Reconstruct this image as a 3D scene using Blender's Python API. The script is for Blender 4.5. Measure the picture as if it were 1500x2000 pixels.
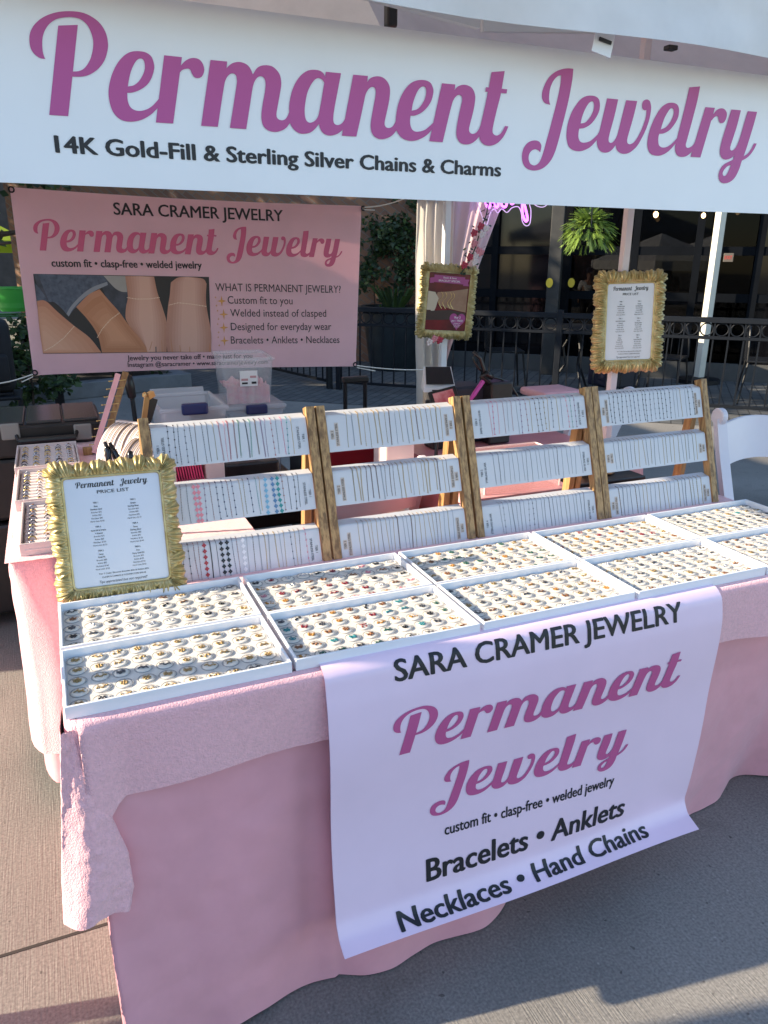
import bpy, bmesh, math, random
from mathutils import Vector, Matrix, noise
from mathutils.geometry import tessellate_polygon
random.seed(7)
for o in list(bpy.data.objects): bpy.data.objects.remove(o)
SC = bpy.context.scene
COL = SC.collection
R = math.radians
# ------------------------------------------------------------------ camera, sky, sun, exposure
CP = Vector((0.0561, -1.1581, 1.45)); YAW, PIT, ROL, FPX = 0.4064, 0.3231, 0.0068, 1484.05
fw = Vector((math.sin(YAW)*math.cos(PIT), math.cos(YAW)*math.cos(PIT), -math.sin(PIT)))
rt0 = Vector((math.cos(YAW), -math.sin(YAW), 0)); up0 = rt0.cross(fw)
rt = rt0*math.cos(ROL)+up0*math.sin(ROL); up = up0*math.cos(ROL)-rt0*math.sin(ROL)
cam = bpy.data.cameras.new('camera'); camo = bpy.data.objects.new('camera', cam); COL.objects.link(camo)
m = Matrix((rt, up, -fw)).transposed().to_4x4(); m.translation = CP; camo.matrix_world = m
cam.sensor_width = 36; cam.lens = FPX/2000*36; cam.clip_end = 400; cam.clip_start = 0.02
SC.camera = camo
AZ, EL = R(78), R(22)
tosun = Vector((-math.sin(AZ)*math.cos(EL), math.cos(AZ)*math.cos(EL), math.sin(EL)))
w = bpy.data.worlds.new("World"); SC.world = w; w.use_nodes = True
nt = w.node_tree; bg = nt.nodes['Background']; sky = nt.nodes.new('ShaderNodeTexSky')
sky.sky_type = 'NISHITA'; sky.sun_disc = False; sky.sun_elevation = EL; sky.sun_rotation = -AZ
sky.air_density = 1.0; sky.dust_density = 0.4; sky.ozone_density = 1.6
nt.links.new(sky.outputs[0], bg.inputs[0]); bg.inputs[1].default_value = 0.13
sun = bpy.data.lights.new('sun', 'SUN'); suno = bpy.data.objects.new('sun', sun); COL.objects.link(suno)
sun.energy = 4.2; sun.angle = R(0.5); sun.color = (1.0, 0.85, 0.64)
suno.rotation_euler = tosun.to_track_quat('Z', 'Y').to_euler(); suno.location = (-6, 2, 6)
SC.view_settings.view_transform = 'Standard'; SC.view_settings.look = 'None'
SC.view_settings.exposure = 1.52; SC.view_settings.gamma = 1.0

# ------------------------------------------------------------------ measuring helpers (photo pixel 1500x2000 -> point on a plane)
def ray(px, py): return fw+rt*((px-750)/FPX)+up*((1000-py)/FPX)
def gz(px, py, z): d = ray(px, py); return CP+d*((z-CP.z)/d.z)
def gy(px, py, y): d = ray(px, py); return CP+d*((y-CP.y)/d.y)
def gx(px, py, x): d = ray(px, py); return CP+d*((x-CP.x)/d.x)

# ------------------------------------------------------------------ materials
def lin(h):
    if isinstance(h, str):
        h = [int(h[i:i+2], 16)/255 for i in (0, 2, 4)]
        return tuple(c/12.92 if c <= .04045 else ((c+.055)/1.055)**2.4 for c in h)
    return h
MATS = {}
def mat(name, col, rough=.55, metal=0, var=0., vs=8, bump=0., bs=150, stretch=(1, 1, 1), alpha=1, transl=0., sheen=0., spec=.5, coat=0., emit=0, col2=None, detail=4, lo=.35, hi=.65):
    if name in MATS: return MATS[name]
    M = bpy.data.materials.new(name); M.use_nodes = True; t = M.node_tree; n = t.nodes; L = t.links
    b = n['Principled BSDF']; c = lin(col)
    b.inputs['Base Color'].default_value = (*c, 1); b.inputs['Roughness'].default_value = rough
    b.inputs['Metallic'].default_value = metal; b.inputs['Specular IOR Level'].default_value = spec
    b.inputs['Coat Weight'].default_value = coat; b.inputs['Alpha'].default_value = alpha
    b.inputs['Sheen Weight'].default_value = sheen
    if emit:
        b.inputs['Emission Color'].default_value = (*c, 1); b.inputs['Emission Strength'].default_value = emit
    if var or bump or col2:
        tc = n.new('ShaderNodeTexCoord'); mp = n.new('ShaderNodeMapping'); mp.inputs['Scale'].default_value = stretch
        L.new(tc.outputs['Object'], mp.inputs[0])
    if var or col2:
        nz = n.new('ShaderNodeTexNoise'); nz.inputs['Scale'].default_value = vs; nz.inputs['Detail'].default_value = detail
        nz.inputs['Roughness'].default_value = .6
        L.new(mp.outputs[0], nz.inputs['Vector'])
        cr = n.new('ShaderNodeValToRGB'); L.new(nz.outputs[0], cr.inputs[0])
        d = lin(col2) if col2 else tuple(x*(1-var) for x in c); e = c if col2 else tuple(min(1, x*(1+var)) for x in c)
        cr.color_ramp.elements[0].color = (*d, 1); cr.color_ramp.elements[1].color = (*e, 1)
        cr.color_ramp.elements[0].position = lo; cr.color_ramp.elements[1].position = hi
        L.new(cr.outputs[0], b.inputs['Base Color'])
        csrc = cr.outputs[0]
    if bump:
        nb = n.new('ShaderNodeTexNoise'); nb.inputs['Scale'].default_value = bs; nb.inputs['Detail'].default_value = 3
        L.new(mp.outputs[0], nb.inputs['Vector'])
        bp = n.new('ShaderNodeBump'); bp.inputs['Strength'].default_value = 1; bp.inputs['Distance'].default_value = bump
        L.new(nb.outputs[0], bp.inputs['Height']); L.new(bp.outputs[0], b.inputs['Normal'])
    if transl:
        tr = n.new('ShaderNodeBsdfTranslucent'); tr.inputs[0].default_value = (*c, 1)
        if var or col2: L.new(csrc, tr.inputs[0])
        mx = n.new('ShaderNodeMixShader'); mx.inputs[0].default_value = transl
        L.new(b.outputs[0], mx.inputs[1]); L.new(tr.outputs[0], mx.inputs[2])
        L.new(mx.outputs[0], n['Material Output'].inputs[0])
    MATS[name] = M; return M

m_white = mat('white_plastic', (.80, .80, .82), .35, var=.02, vs=5)
m_felt = mat('white_felt', (.66, .62, .56), .9, var=.05, vs=60, bump=.0006, bs=400)
m_card = mat('white_acrylic', (.57, .585, .615), .3, var=.02, vs=6)
m_fleece = mat('pink_fleece', (.86, .47, .50), .95, var=.09, vs=150, bump=.0022, bs=330, sheen=.5, lo=.3, hi=.7)
m_satin = mat('pink_satin', (.76, .35, .395), .5, var=.05, vs=6, bump=.007, bs=8, sheen=.3)
m_bannerp = mat('pink_vinyl', (.88, .61, .66), .5, var=.03, vs=4, transl=.42, bump=.0015, bs=9)
m_dropban = mat('pale_pink_vinyl', (.86, .65, .78), .4, var=.02, vs=5, bump=.002, bs=7)
m_bannerw = mat('white_vinyl', (.84, .85, .87), .45, var=.02, vs=3, bump=.002, bs=5)
m_fabric = mat('white_canopy_fabric', (.74, .73, .72), .8, var=.06, vs=6, transl=.12, bump=.008, bs=7)
m_curt = mat('cream_curtain', (.84, .78, .70), .8, transl=.55, var=.04, vs=5, bump=.006, bs=8, stretch=(1, 1, .35))
m_curtp = mat('pink_curtain', (.84, .62, .60), .8, transl=.5, var=.05, vs=5)
m_purple = mat('purple_ink', (.49, .085, .29), .5); m_mauve = mat('mauve_ink', (.52, .095, .26), .5)
m_rose = mat('rose_ink', (.56, .10, .22), .5)
m_black = mat('black_ink', (.012, .012, .016), .5)
m_gold = mat('gold_paint', (.58, .50, .27), .40, metal=.5, col2=(.40, .31, .12), vs=30, bump=.0008, bs=160)
m_gold2 = mat('bright_gold', (.70, .50, .20), .3, metal=.85, var=.2, vs=40)
m_wood = mat('olive_wood', (.44, .27, .11), .5, col2=(.17, .09, .032), vs=9, stretch=(13, 13, .6), bump=.0008, bs=40, detail=6, lo=.38, hi=.6)
m_wood2 = mat('pine_wood', (.42, .25, .10), .5, col2=(.24, .12, .04), vs=12, stretch=(6, 6, .5), detail=6)
m_metalw = mat('white_powder_coat', (.72, .72, .74), .35, var=.03, vs=5)
m_dark = mat('black_metal', (.008, .009, .012), .45, var=.2, vs=10, spec=.3)
m_blackp = mat('black_plastic', (.014, .013, .014), .35, var=.2, vs=12)
m_clear = mat('clear_plastic', (.75, .77, .82), .12, alpha=.28, spec=.6)
m_clear2 = mat('frosted_plastic', (.70, .71, .76), .3, alpha=.42)
m_chairw = mat('white_resin', (.74, .70, .76), .35, var=.03, vs=4)
m_pinkp = mat('pink_plastic', (.78, .40, .42), .4, var=.05, vs=10)

# ------------------------------------------------------------------ mesh helper
class MB:
    def __init__(s): s.v = []; s.f = []; s.mi = []; s.cur = 0
    def add(s, vs, fs):
        k = len(s.v); s.v += [Vector(p) for p in vs]; s.f += [tuple(i+k for i in f) for f in fs]; s.mi += [s.cur]*len(fs); return s
    def box(s, x0, x1, y0, y1, z0, z1, M=None, tx=0, ty=0):
        vs = [(x0, y0, z0), (x1, y0, z0), (x1, y1, z0), (x0, y1, z0), (x0+tx, y0+ty, z1), (x1-tx, y0+ty, z1), (x1-tx, y1-ty, z1), (x0+tx, y1-ty, z1)]
        if M: vs = [M @ Vector(p) for p in vs]
        return s.add(vs, [(0, 3, 2, 1), (4, 5, 6, 7), (0, 1, 5, 4), (1, 2, 6, 5), (2, 3, 7, 6), (3, 0, 4, 7)])
    def rbox(s, x0, x1, y0, y1, z0, z1, b=.004, M=None, seg=2):
        bm = bmesh.new(); bmesh.ops.create_cube(bm, size=1)
        for v in bm.verts: v.co = Vector(((x0+x1)/2+v.co.x*(x1-x0), (y0+y1)/2+v.co.y*(y1-y0), (z0+z1)/2+v.co.z*(z1-z0)))
        bmesh.ops.bevel(bm, geom=list(bm.edges), offset=b, segments=seg, affect='EDGES', profile=.5)
        return s.bm(bm, M)
    def bm(s, bm, M=None):
        bm.verts.index_update(); vs = [(M @ v.co if M else v.co.copy()) for v in bm.verts]
        s.add(vs, [tuple(v.index for v in f.verts) for f in bm.faces]); bm.free(); return s
    def bar(s, p, q, wx, wy, upv=(0, 0, 1)):
        p = Vector(p); q = Vector(q); d = (q-p).normalized(); u = Vector(upv)
        if abs(d.dot(u)) > .95: u = Vector((0, 1, 0))
        a = d.cross(u).normalized(); b = a.cross(d)
        vs = [c+a*i*wx/2+b*j*wy/2 for c in (p, q) for i, j in ((-1, -1), (1, -1), (1, 1), (-1, 1))]
        return s.add(vs, [(0, 3, 2, 1), (4, 5, 6, 7), (0, 1, 5, 4), (1, 2, 6, 5), (2, 3, 7, 6), (3, 0, 4, 7)])
    def tube(s, pts, r, n=6, closed=False, cap=True):
        pts = [Vector(p) for p in pts]; N = len(pts); rr = r if isinstance(r, (list, tuple)) else [r]*N
        vs = []; fs = []; pa = None
        for i, p in enumerate(pts):
            a = pts[(i-1) % N] if (closed or i > 0) else p; b = pts[(i+1) % N] if (closed or i < N-1) else p
            d = (b-a).normalized()
            if pa is None:
                pa = d.orthogonal().normalized()
            else:
                pa = (pa-d*pa.dot(d)); pa = pa.normalized() if pa.length > 1e-6 else d.orthogonal().normalized()
            pb = d.cross(pa)
            for k in range(n):
                t = 2*math.pi*k/n; vs.append(p+(pa*math.cos(t)+pb*math.sin(t))*rr[i])
        for i in range(N if closed else N-1):
            j = (i+1) % N
            for k in range(n): fs.append((i*n+k, i*n+(k+1) % n, j*n+(k+1) % n, j*n+k))
        if cap and not closed: fs.append(tuple(range(n-1, -1, -1))); fs.append(tuple((N-1)*n+k for k in range(n)))
        return s.add(vs, fs)
    def lathe(s, prof, c=(0, 0, 0), n=20, sx=1, sy=1, M=None):
        c = Vector(c); vs = []; fs = []
        for r, z in prof:
            for k in range(n):
                t = 2*math.pi*k/n; p = c+Vector((r*math.cos(t)*sx, r*math.sin(t)*sy, z)); vs.append(M @ p if M else p)
        for i in range(len(prof)-1):
            for k in range(n): fs.append((i*n+k, i*n+(k+1) % n, (i+1)*n+(k+1) % n, (i+1)*n+k))
        if prof[0][0] > 1e-6: fs.append(tuple(range(n-1, -1, -1)))
        if prof[-1][0] > 1e-6: fs.append(tuple((len(prof)-1)*n+k for k in range(n)))
        return s.add(vs, fs)
    def grid(s, fn, nu, nv, cu=False):
        vs = [fn(i/nu, j/nv) for j in range(nv+1) for i in range(nu+(0 if cu else 1))]; W = nu if cu else nu+1
        fs = [(j*W+i, j*W+(i+1) % W, (j+1)*W+(i+1) % W, (j+1)*W+i) for j in range(nv) for i in range(nu)]
        return s.add(vs, fs)
    def poly(s, pts): return s.add(pts, [tuple(range(len(pts)))])
    def ico(s, c, r, sub=1, sc=(1, 1, 1)):
        bm = bmesh.new(); bmesh.ops.create_icosphere(bm, subdivisions=sub, radius=r)
        for v in bm.verts: v.co = Vector((v.co.x*sc[0], v.co.y*sc[1], v.co.z*sc[2]))+Vector(c)
        return s.bm(bm)
    def xf(s, M): s.v = [M @ p for p in s.v]; return s

ORG = {}
def link(o, label=None, cat=None, group=None, kind=None):
    if label: o['label'] = label
    if cat: o['category'] = cat
    if group: o['group'] = group
    if kind: o['kind'] = kind
    return o
def thing(name, loc, label, cat, group=None, kind=None):
    o = bpy.data.objects.new(name, None); COL.objects.link(o); o.location = loc; ORG[o.name] = Vector(loc)
    o.empty_display_size = .05
    return link(o, label, cat, group, kind)
def mesh(name, mb, mats, org=Vector((0, 0, 0)), smooth=False):
    me = bpy.data.meshes.new(name); me.from_pydata([p-org for p in mb.v], [], mb.f)
    for q in (mats if isinstance(mats, (list, tuple)) else [mats]): me.materials.append(q)
    if any(mb.mi): me.polygons.foreach_set('material_index', mb.mi)
    if smooth:
        me.polygons.foreach_set('use_smooth', [True]*len(me.polygons))
        if smooth != 'all':
            try: me.set_sharp_from_angle(angle=R(40))
            except Exception: pass
    me.update(); return me
def obj(name, mb, mats, parent=None, label=None, cat=None, group=None, kind=None, smooth=False):
    if parent is not None: org = ORG[parent.name]
    else:
        xs = [p.x for p in mb.v]; ys = [p.y for p in mb.v]; org = Vector(((min(xs)+max(xs))/2, (min(ys)+max(ys))/2, min(p.z for p in mb.v)))
    o = bpy.data.objects.new(name, mesh(name, mb, mats, org, smooth)); COL.objects.link(o)
    if parent is not None: o.parent = parent
    else: o.location = org
    ORG[o.name] = org
    return link(o, label, cat, group, kind)
def place(name, me, M, label=None, cat=None, group=None, parent=None):
    o = bpy.data.objects.new(name, me); COL.objects.link(o); o.matrix_world = M if parent is None else Matrix(); 
    if parent is not None: o.parent = parent
    return link(o, label, cat, group)
ORDN = 'first second third fourth fifth sixth seventh eighth ninth tenth eleventh twelfth thirteenth fourteenth fifteenth sixteenth seventeenth eighteenth nineteenth twentieth twenty-first twenty-second twenty-third twenty-fourth twenty-fifth twenty-sixth'.split()

# ------------------------------------------------------------------ lettering
_tc = {}
def textraw(s, bold=0., shear=0.):
    k = (s, bold, shear)
    if k in _tc: return _tc[k]
    cu = bpy.data.curves.new('t', 'FONT'); cu.body = s; cu.size = 1; cu.offset = bold; cu.shear = shear; cu.resolution_u = 3
    ob = bpy.data.objects.new('t', cu); COL.objects.link(ob)
    dg = bpy.context.evaluated_depsgraph_get(); dg.update()
    me = bpy.data.meshes.new_from_object(ob.evaluated_get(dg))
    vs = [(v.co.x, v.co.y) for v in me.vertices]; fs = [tuple(p.vertices) for p in me.polygons]
    bpy.data.objects.remove(ob); bpy.data.curves.remove(cu); bpy.data.meshes.remove(me)
    _tc[k] = (vs, fs); return vs, fs
CAP = max(v[1] for v in textraw('H')[0])
def text2d(s, x0, x1, y0, cap, bold=0., align=None, shear=0., xh=None):
    """text as (verts2d, faces), fitted between x0 and x1 on baseline y0 with the given cap height"""
    vs, fs = textraw(s, 0, shear); bd = abs(bold) if bold > 0 else 0
    if bd:
        V = []; F = []
        for ci, (ox, oy) in enumerate(((0, 0), (-bd, 0), (bd, 0), (0, -bd*.5), (0, bd*.5), (-bd*.7, bd*.4), (bd*.7, -bd*.4))):
            k = len(V); V += [(v[0]+ox, v[1]+oy, ci) for v in vs]; F += [tuple(i+k for i in f) for f in fs]
        vs, fs = V, F
    a = min(v[0] for v in vs); b = max(v[0] for v in vs); ky = cap/CAP
    if x1 is None:
        kx = ky*.88; wd = (b-a)*kx; x0 = x0-(wd/2 if align == 'c' else 0); x1 = x0+wd
    kx = (x1-x0)/(b-a)
    return [(x0+(v[0]-a)*kx, y0+v[1]*ky)+tuple(v[2:]) for v in vs], fs
def merge(lst):
    V = []; F = []
    for vs, fs in lst:
        k = len(V); V += vs; F += [tuple(i+k for i in f) for f in fs]
    return V, F
def lifted(fn, p, e=.0006, h=.00004):
    x, y = p[0], p[1]; q_ = fn(x, y)
    if len(p) < 3 or not p[2]: return q_
    return q_+((fn(x+e, y)-q_).cross(fn(x, y+e)-q_)).normalized()*h*p[2]
def flat(mb, vf, fn):
    mb.add([lifted(fn, p) for p in vf[0]], vf[1]); return mb
def curved(mb, vf, fn, ys):
    bm = bmesh.new(); bv = [bm.verts.new((p[0], p[1], p[2] if len(p) > 2 else 0)) for p in vf[0]]
    for f in vf[1]:
        try: bm.faces.new([bv[i] for i in f])
        except ValueError: pass
    for y in ys:
        bmesh.ops.bisect_plane(bm, geom=bm.verts[:]+bm.edges[:]+bm.faces[:], plane_co=(0, y, 0), plane_no=(0, 1, 0), dist=1e-6)
    bm.verts.index_update(); mb.add([lifted(fn, (v.co.x, v.co.y, round(v.co.z))) for v in bm.verts], [tuple(v.index for v in f.verts) for f in bm.faces]); bm.free(); return mb

# the brush-script words: outlines in zoomed pixel coordinates, C marks a corner
def OUT(s, sc, ox, oy):
    pts = []
    for t in s.split():
        c = t.endswith('c'); a, b = t.rstrip('c').split(','); pts.append((ox+float(a)*sc, oy+float(b)*sc, c))
    return pts
def smooth_outline(pts, n=5):
    N = len(pts); st = next((i for i in range(N) if pts[i][2]), None)
    P = [(p[0], p[1]) for p in pts]; out = []
    for i in range(N):
        j = (i+1) % N; p1 = P[i]; p2 = P[j]
        if pts[i][2] and pts[j][2]: out.append(p1); continue
        p0 = P[(i-1) % N] if not pts[i][2] else (2*p1[0]-p2[0], 2*p1[1]-p2[1]); p3 = P[(j+1) % N] if not pts[j][2] else (2*p2[0]-p1[0], 2*p2[1]-p1[1])
        for k in range(n):
            t = k/n; t2 = t*t; t3 = t2*t
            out.append(tuple(.5*(2*p1[a]+(p2[a]-p0[a])*t+(2*p0[a]-5*p1[a]+4*p2[a]-p3[a])*t2+(3*p1[a]-p0[a]-3*p2[a]+p3[a])*t3) for a in (0, 1)))
    return out
z1 = (.2, 50, 10); z2 = (.2, 290, 80); z3 = (26/150, 540, 100); z4 = (26/150, 760, 110); z5 = (26/150, 1010, 120); z6 = (1/6, 1250, 150)
GLY = dict(
 Permanent=[
 ([OUT("330,192c 522,184c 428,1080c 242,1068c", *z1)]),
 ([OUT("205,520c 150,510 95,470 60,410 48,330 60,250 105,175 185,110 300,65 430,50 560,62 660,105 740,170 795,260 818,370 805,470 770,555 710,625 630,675 550,692 440,692c 440,642c 474,642 540,635 590,605 640,530 668,430 672,340 650,255 610,180 550,130 480,110 400,110 310,130 240,180 195,250 175,330 177,430 190,490", *z1)]),
 ([OUT("1318,905c 1260,970 1200,1010 1130,1027 1070,1015 1030,980 1010,920 1005,850c 1060,845 1130,820 1200,770 1245,700 1270,610 1262,540 1235,485 1180,450 1110,440 1040,448 975,485 910,560 860,660 830,770 823,870 840,970 875,1050 930,1105 1000,1130 1080,1130 1160,1108 1240,1060 1302,1000c 1330,1000c 1345,900c", *z1), OUT("1012,787c 1022,720 1045,630 1080,555 1115,518 1150,515 1173,545 1178,610 1160,670 1120,735 1070,775", *z1)]),
 ([OUT("168,130c 342,148c 256,800c 86,790c", *z2)]),
 ([OUT("290,320c 320,300c 350,272 400,260 425,275 440,310 465,345 500,354 535,340 556,300 560,260 545,210 510,170 460,156 410,165 370,190 334,228c 310,228c", *z2)]),
 ([OUT("622,175c 786,190c 778,258c 810,225 850,202 910,195 970,215 1010,255 1038,318c 1070,265 1110,235 1170,226 1230,240 1280,285 1308,340 1315,420 1300,520 1280,630 1268,710 1280,750 1315,767 1350,760 1375,730 1392,690c 1430,690c 1430,790c 1402,790c 1365,840 1310,872 1250,882 1190,868 1145,830 1124,770 1122,700 1135,600 1155,490 1162,410 1150,355 1120,335 1085,345 1055,385 1035,450 1010,610 972,854c 812,842c 850,600 878,420 880,370 870,325 840,306 805,320 775,360 755,430 725,620 694,832c 530,822c", *z2)]),
 ([OUT("572,280c 555,240 510,208 440,197 370,210 300,260 240,340 195,450 168,580 165,690 175,800 215,870 270,912 330,923 400,910 455,870 502,810c 515,865 550,915 605,942 660,940 720,918 772,875c 805,875c 818,680c 800,745 765,800 720,824 680,812 664,770 668,690 690,560 752,237c 580,220c", *z3), OUT("562,345c 540,310 500,291 455,310 410,370 370,460 348,570 340,670 350,750 375,788 410,797 455,775 490,730 508,660 530,540", *z3)]),
 ([OUT("890,253c 1055,268c 1047,335c 1085,292 1150,272 1215,282 1265,322 1298,385 1304,460 1290,570 1262,700 1242,800 1255,845 1290,858 1330,843 1360,800 1370,770c 1410,770c 1410,880c 1375,885c 1340,930 1290,965 1215,985 1150,970 1105,925 1087,860 1090,780 1115,630 1140,490 1142,430 1125,397 1095,393 1060,420 1030,475 1010,560 970,750 924,955c 760,944c", *z3)]),
 ([OUT("545,715c 480,780 420,825 340,843 290,825 265,775 260,720 265,662c 320,658 390,625 450,570 500,490 523,390 512,330 485,285 430,260 360,258 290,280 230,330 170,420 125,540 102,670 100,760 108,825 140,885 190,925 260,946 330,940 400,912 460,870 508,815c 545,815c", *z4), OUT("278,605c 290,530 315,450 350,375 385,338 418,330 438,355 442,400 430,460 395,530 345,585", *z4)]),
 ([OUT("620,295c 768,308c 760,372c 800,330 860,312 920,325 965,362 990,430 988,510 968,620 940,730 922,810 930,850 960,868 1000,855 1035,810 1060,745c 1100,745c 1080,890c 1035,898c 1000,940 950,975 895,988 840,978 800,940 780,880 783,800 800,700 830,560 845,490 840,445 815,426 780,440 745,490 720,570 690,690 626,962c 476,950c", *z4)]),
 ([OUT("1175,170c 1322,158c 1275,430 1240,570 1200,740 1185,830 1195,870 1230,888 1270,870 1300,830 1325,780c 1362,785c 1335,850 1300,910 1250,965 1195,995 1140,1003 1085,985 1050,945 1038,890 1050,780 1100,560 1150,310", *z4)]),
 ([OUT("1112,340c 1350,365c 1342,412c 1104,390c", *z4)])],
 Jewelry=[
 ([OUT("658,78c 600,73 530,82 450,115 380,175 330,260 302,350 305,420 335,465 395,485c 382,430 385,350 400,280 430,215 475,165 520,148c 510,260 470,450 410,680 350,900 310,1040 275,1125 235,1162 200,1167 165,1145 148,1095 155,1040 185,1000 225,986 260,1000 280,1020c 293,960 285,920 255,892 205,886 150,905 105,950 78,1015 72,1090 90,1160 130,1205 190,1225 255,1222 320,1195 385,1135 435,1050 480,920 540,690 600,450 645,210", *z5)]),
 ([OUT("955,800c 890,865 840,900 780,914 735,900 715,850 718,790 726,755c 780,748 850,710 910,640 950,560 960,490 950,430 915,395 860,383 800,390 740,425 680,500 630,590 595,700 580,810 585,890 605,955 650,995 710,1010 770,1003 840,970 890,925 928,880c 955,880c", *z5), OUT("740,697c 755,630 785,550 825,480 860,450 885,455 893,500 882,560 845,630 795,685", *z5)]),
 ([OUT("1042,415c 1167,428c 1120,630 1070,810 1057,880 1065,910 1090,917 1120,895 1150,845 1170,780 1210,620 1258,437c 1382,448c 1340,620 1280,830 1267,890 1275,925 1305,933 1350,905 1400,830 1450,720 1480,620 1486,548c 1465,552 1442,535 1437,490 1452,447 1490,431 1524,452 1538,509 1534,577 1510,683 1471,788 1423,884 1385,947 1340,995 1290,1030 1235,1043 1185,1030 1150,995 1138,940c 1110,980 1065,1018 1010,1028 965,1010 935,965 925,900 935,820 960,760", *z5)]),
 ([OUT("475,710c 410,780 350,822 295,832 255,810 243,760 245,710 255,672c 310,665 380,625 440,550 475,480 487,400 475,345 440,315 385,308 330,325 270,375 210,470 160,580 125,700 115,800 130,870 165,912 230,928 290,918 350,885 400,840 440,790c 475,790c", *z6), OUT("273,620c 290,560 320,480 360,410 390,375 415,378 425,410 415,470 380,540 330,595", *z6)]),
 ([OUT("608,130c 733,120c 700,290 640,520 580,740 565,800 575,832 605,835 650,805 685,740 710,650c 740,650c 700,880c 635,882c 600,915 560,938 515,943 470,928 445,885 440,820 465,715 520,500 570,300", *z6)]),
 ([OUT("795,362c 906,372c 735,950c 620,942c", *z6)]),
 ([OUT("845,530c 870,515c 895,485 920,470 942,475 948,510 960,542 980,552 1010,540 1035,500 1045,450 1035,410 1005,382 965,380 925,400 892,440c 865,440c", *z6)]),
 ([OUT("1098,392c 1208,402c 1160,590 1095,790 1082,840 1088,865 1110,870 1145,840 1180,770 1210,680 1250,540 1290,412c 1397,422c 1360,560 1290,790 1240,940c 1290,905 1330,850 1362,788c 1392,790c 1365,850 1325,910 1280,955 1218,990c 1190,1080 1150,1165 1110,1215 1060,1245 1010,1252 970,1235 948,1190 952,1130 975,1075 1015,1030 1070,1000 1115,978c 1130,925c 1100,955 1060,972 1020,975 985,955 965,910 965,850 990,740 1040,580", *z6), OUT("1092,1038c 1050,1055 1015,1090 995,1130 1000,1160 1020,1167 1045,1145 1070,1095", *z6)])])
SCRIPT = {}
for wd, gl in GLY.items():
    res = []
    for loops in gl:
        ps = []
        for lp in loops:
            q = smooth_outline(lp); ps.append([(lambda g: (g.x, g.z))(gy(a, b, .25)) for a, b in q])
        tri = tessellate_polygon([[Vector((a, b, 0)) for a, b in p] for p in ps])
        res.append((sum(ps, []), [tuple(t) for t in tri]))
    SCRIPT[wd] = res
def script_word(wd, x0, x1, base, ky, fn, mb, lift, ys=None):
    """fn(x, y, off) maps banner coordinates to space; pieces get a hair of lift each so joins never share a plane"""
    a = min(p[0] for v, _ in SCRIPT[wd] for p in v); b = max(p[0] for v, _ in SCRIPT[wd] for p in v); k = (x1-x0)/(b-a)
    for i, (vs, fs) in enumerate(SCRIPT[wd]):
        V = [(x0+(p[0]-a)*k, base+(p[1]-1.658)*ky) for p in vs]; g = lambda x, y, i=i: fn(x, y, lift+i*.00008)
        if ys: curved(mb, (V, fs), g, ys)
        else: flat(mb, (V, fs), g)

# ------------------------------------------------------------------ the ground
m_conc = mat('broom_concrete', (.235, .220, .195), .85, col2=(.195, .182, .162), vs=22, stretch=(9, .3, 1), bump=.0014, bs=30, detail=8, lo=.3, hi=.75)
m_joint = mat('joint_dirt', (.03, .028, .025), .9)
m_paver = mat('grey_paver', (.10, .10, .095), .85, var=.25, vs=12, bump=.003, bs=60)
def ground_mat():
    t = m_conc.node_tree; n = t.nodes; L = t.links; b = n['Principled BSDF']
    src = b.inputs['Base Color'].links[0].from_socket; tc = next(x for x in n if x.type == 'TEX_COORD')
    z = n.new('ShaderNodeTexNoise'); z.inputs['Scale'].default_value = 1.1; z.inputs['Detail'].default_value = 5; L.new(tc.outputs['Object'], z.inputs['Vector'])
    s = n.new('ShaderNodeTexNoise'); s.inputs['Scale'].default_value = 160; s.inputs['Detail'].default_value = 4; L.new(tc.outputs['Object'], s.inputs['Vector'])
    mr = n.new('ShaderNodeMapRange'); mr.inputs[1].default_value = .35; mr.inputs[2].default_value = .65; mr.inputs[3].default_value = .78; mr.inputs[4].default_value = 1.15; L.new(z.outputs[0], mr.inputs[0])
    ms = n.new('ShaderNodeMapRange'); ms.inputs[1].default_value = .3; ms.inputs[2].default_value = .7; ms.inputs[3].default_value = .72; ms.inputs[4].default_value = 1.25; L.new(s.outputs[0], ms.inputs[0])
    mm = n.new('ShaderNodeMath'); mm.operation = 'MULTIPLY'; L.new(mr.outputs[0], mm.inputs[0]); L.new(ms.outputs[0], mm.inputs[1])
    for sc_, lo_, hi_, dk in ((34, .715, .74, .45), (5.5, .62, .72, .86), (90, .70, .72, 1.35)):
        k = n.new('ShaderNodeTexNoise'); k.inputs['Scale'].default_value = sc_; k.inputs['Detail'].default_value = 2; L.new(tc.outputs['Object'], k.inputs['Vector'])
        q_ = n.new('ShaderNodeMapRange'); q_.inputs[1].default_value = lo_; q_.inputs[2].default_value = hi_; q_.inputs[3].default_value = 1; q_.inputs[4].default_value = dk; L.new(k.outputs[0], q_.inputs[0])
        m3 = n.new('ShaderNodeMath'); m3.operation = 'MULTIPLY'; L.new(mm.outputs[0], m3.inputs[0]); L.new(q_.outputs[0], m3.inputs[1]); mm = m3
    v = n.new('ShaderNodeVectorMath'); v.operation = 'SCALE'; L.new(src, v.inputs[0]); L.new(mm.outputs[0], v.inputs['Scale']); L.new(v.outputs[0], b.inputs['Base Color'])
ground_mat()
g = MB(); g.poly([(-60, -60, 0), (60, -60, 0), (60, 60, 0), (-60, 60, 0)]); obj('ground', g, m_conc, kind='structure')
j = MB()
for y in (.328, -2.4, 3.06): j.box(-8, 1.9 if y > 3 else 8, y-.004, y+.004, -.01, .0012)
j.box(-1.75, -1.742, -8, 8, -.01, .0016)
obj('ground_joint', j, m_joint, kind='structure')
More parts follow.
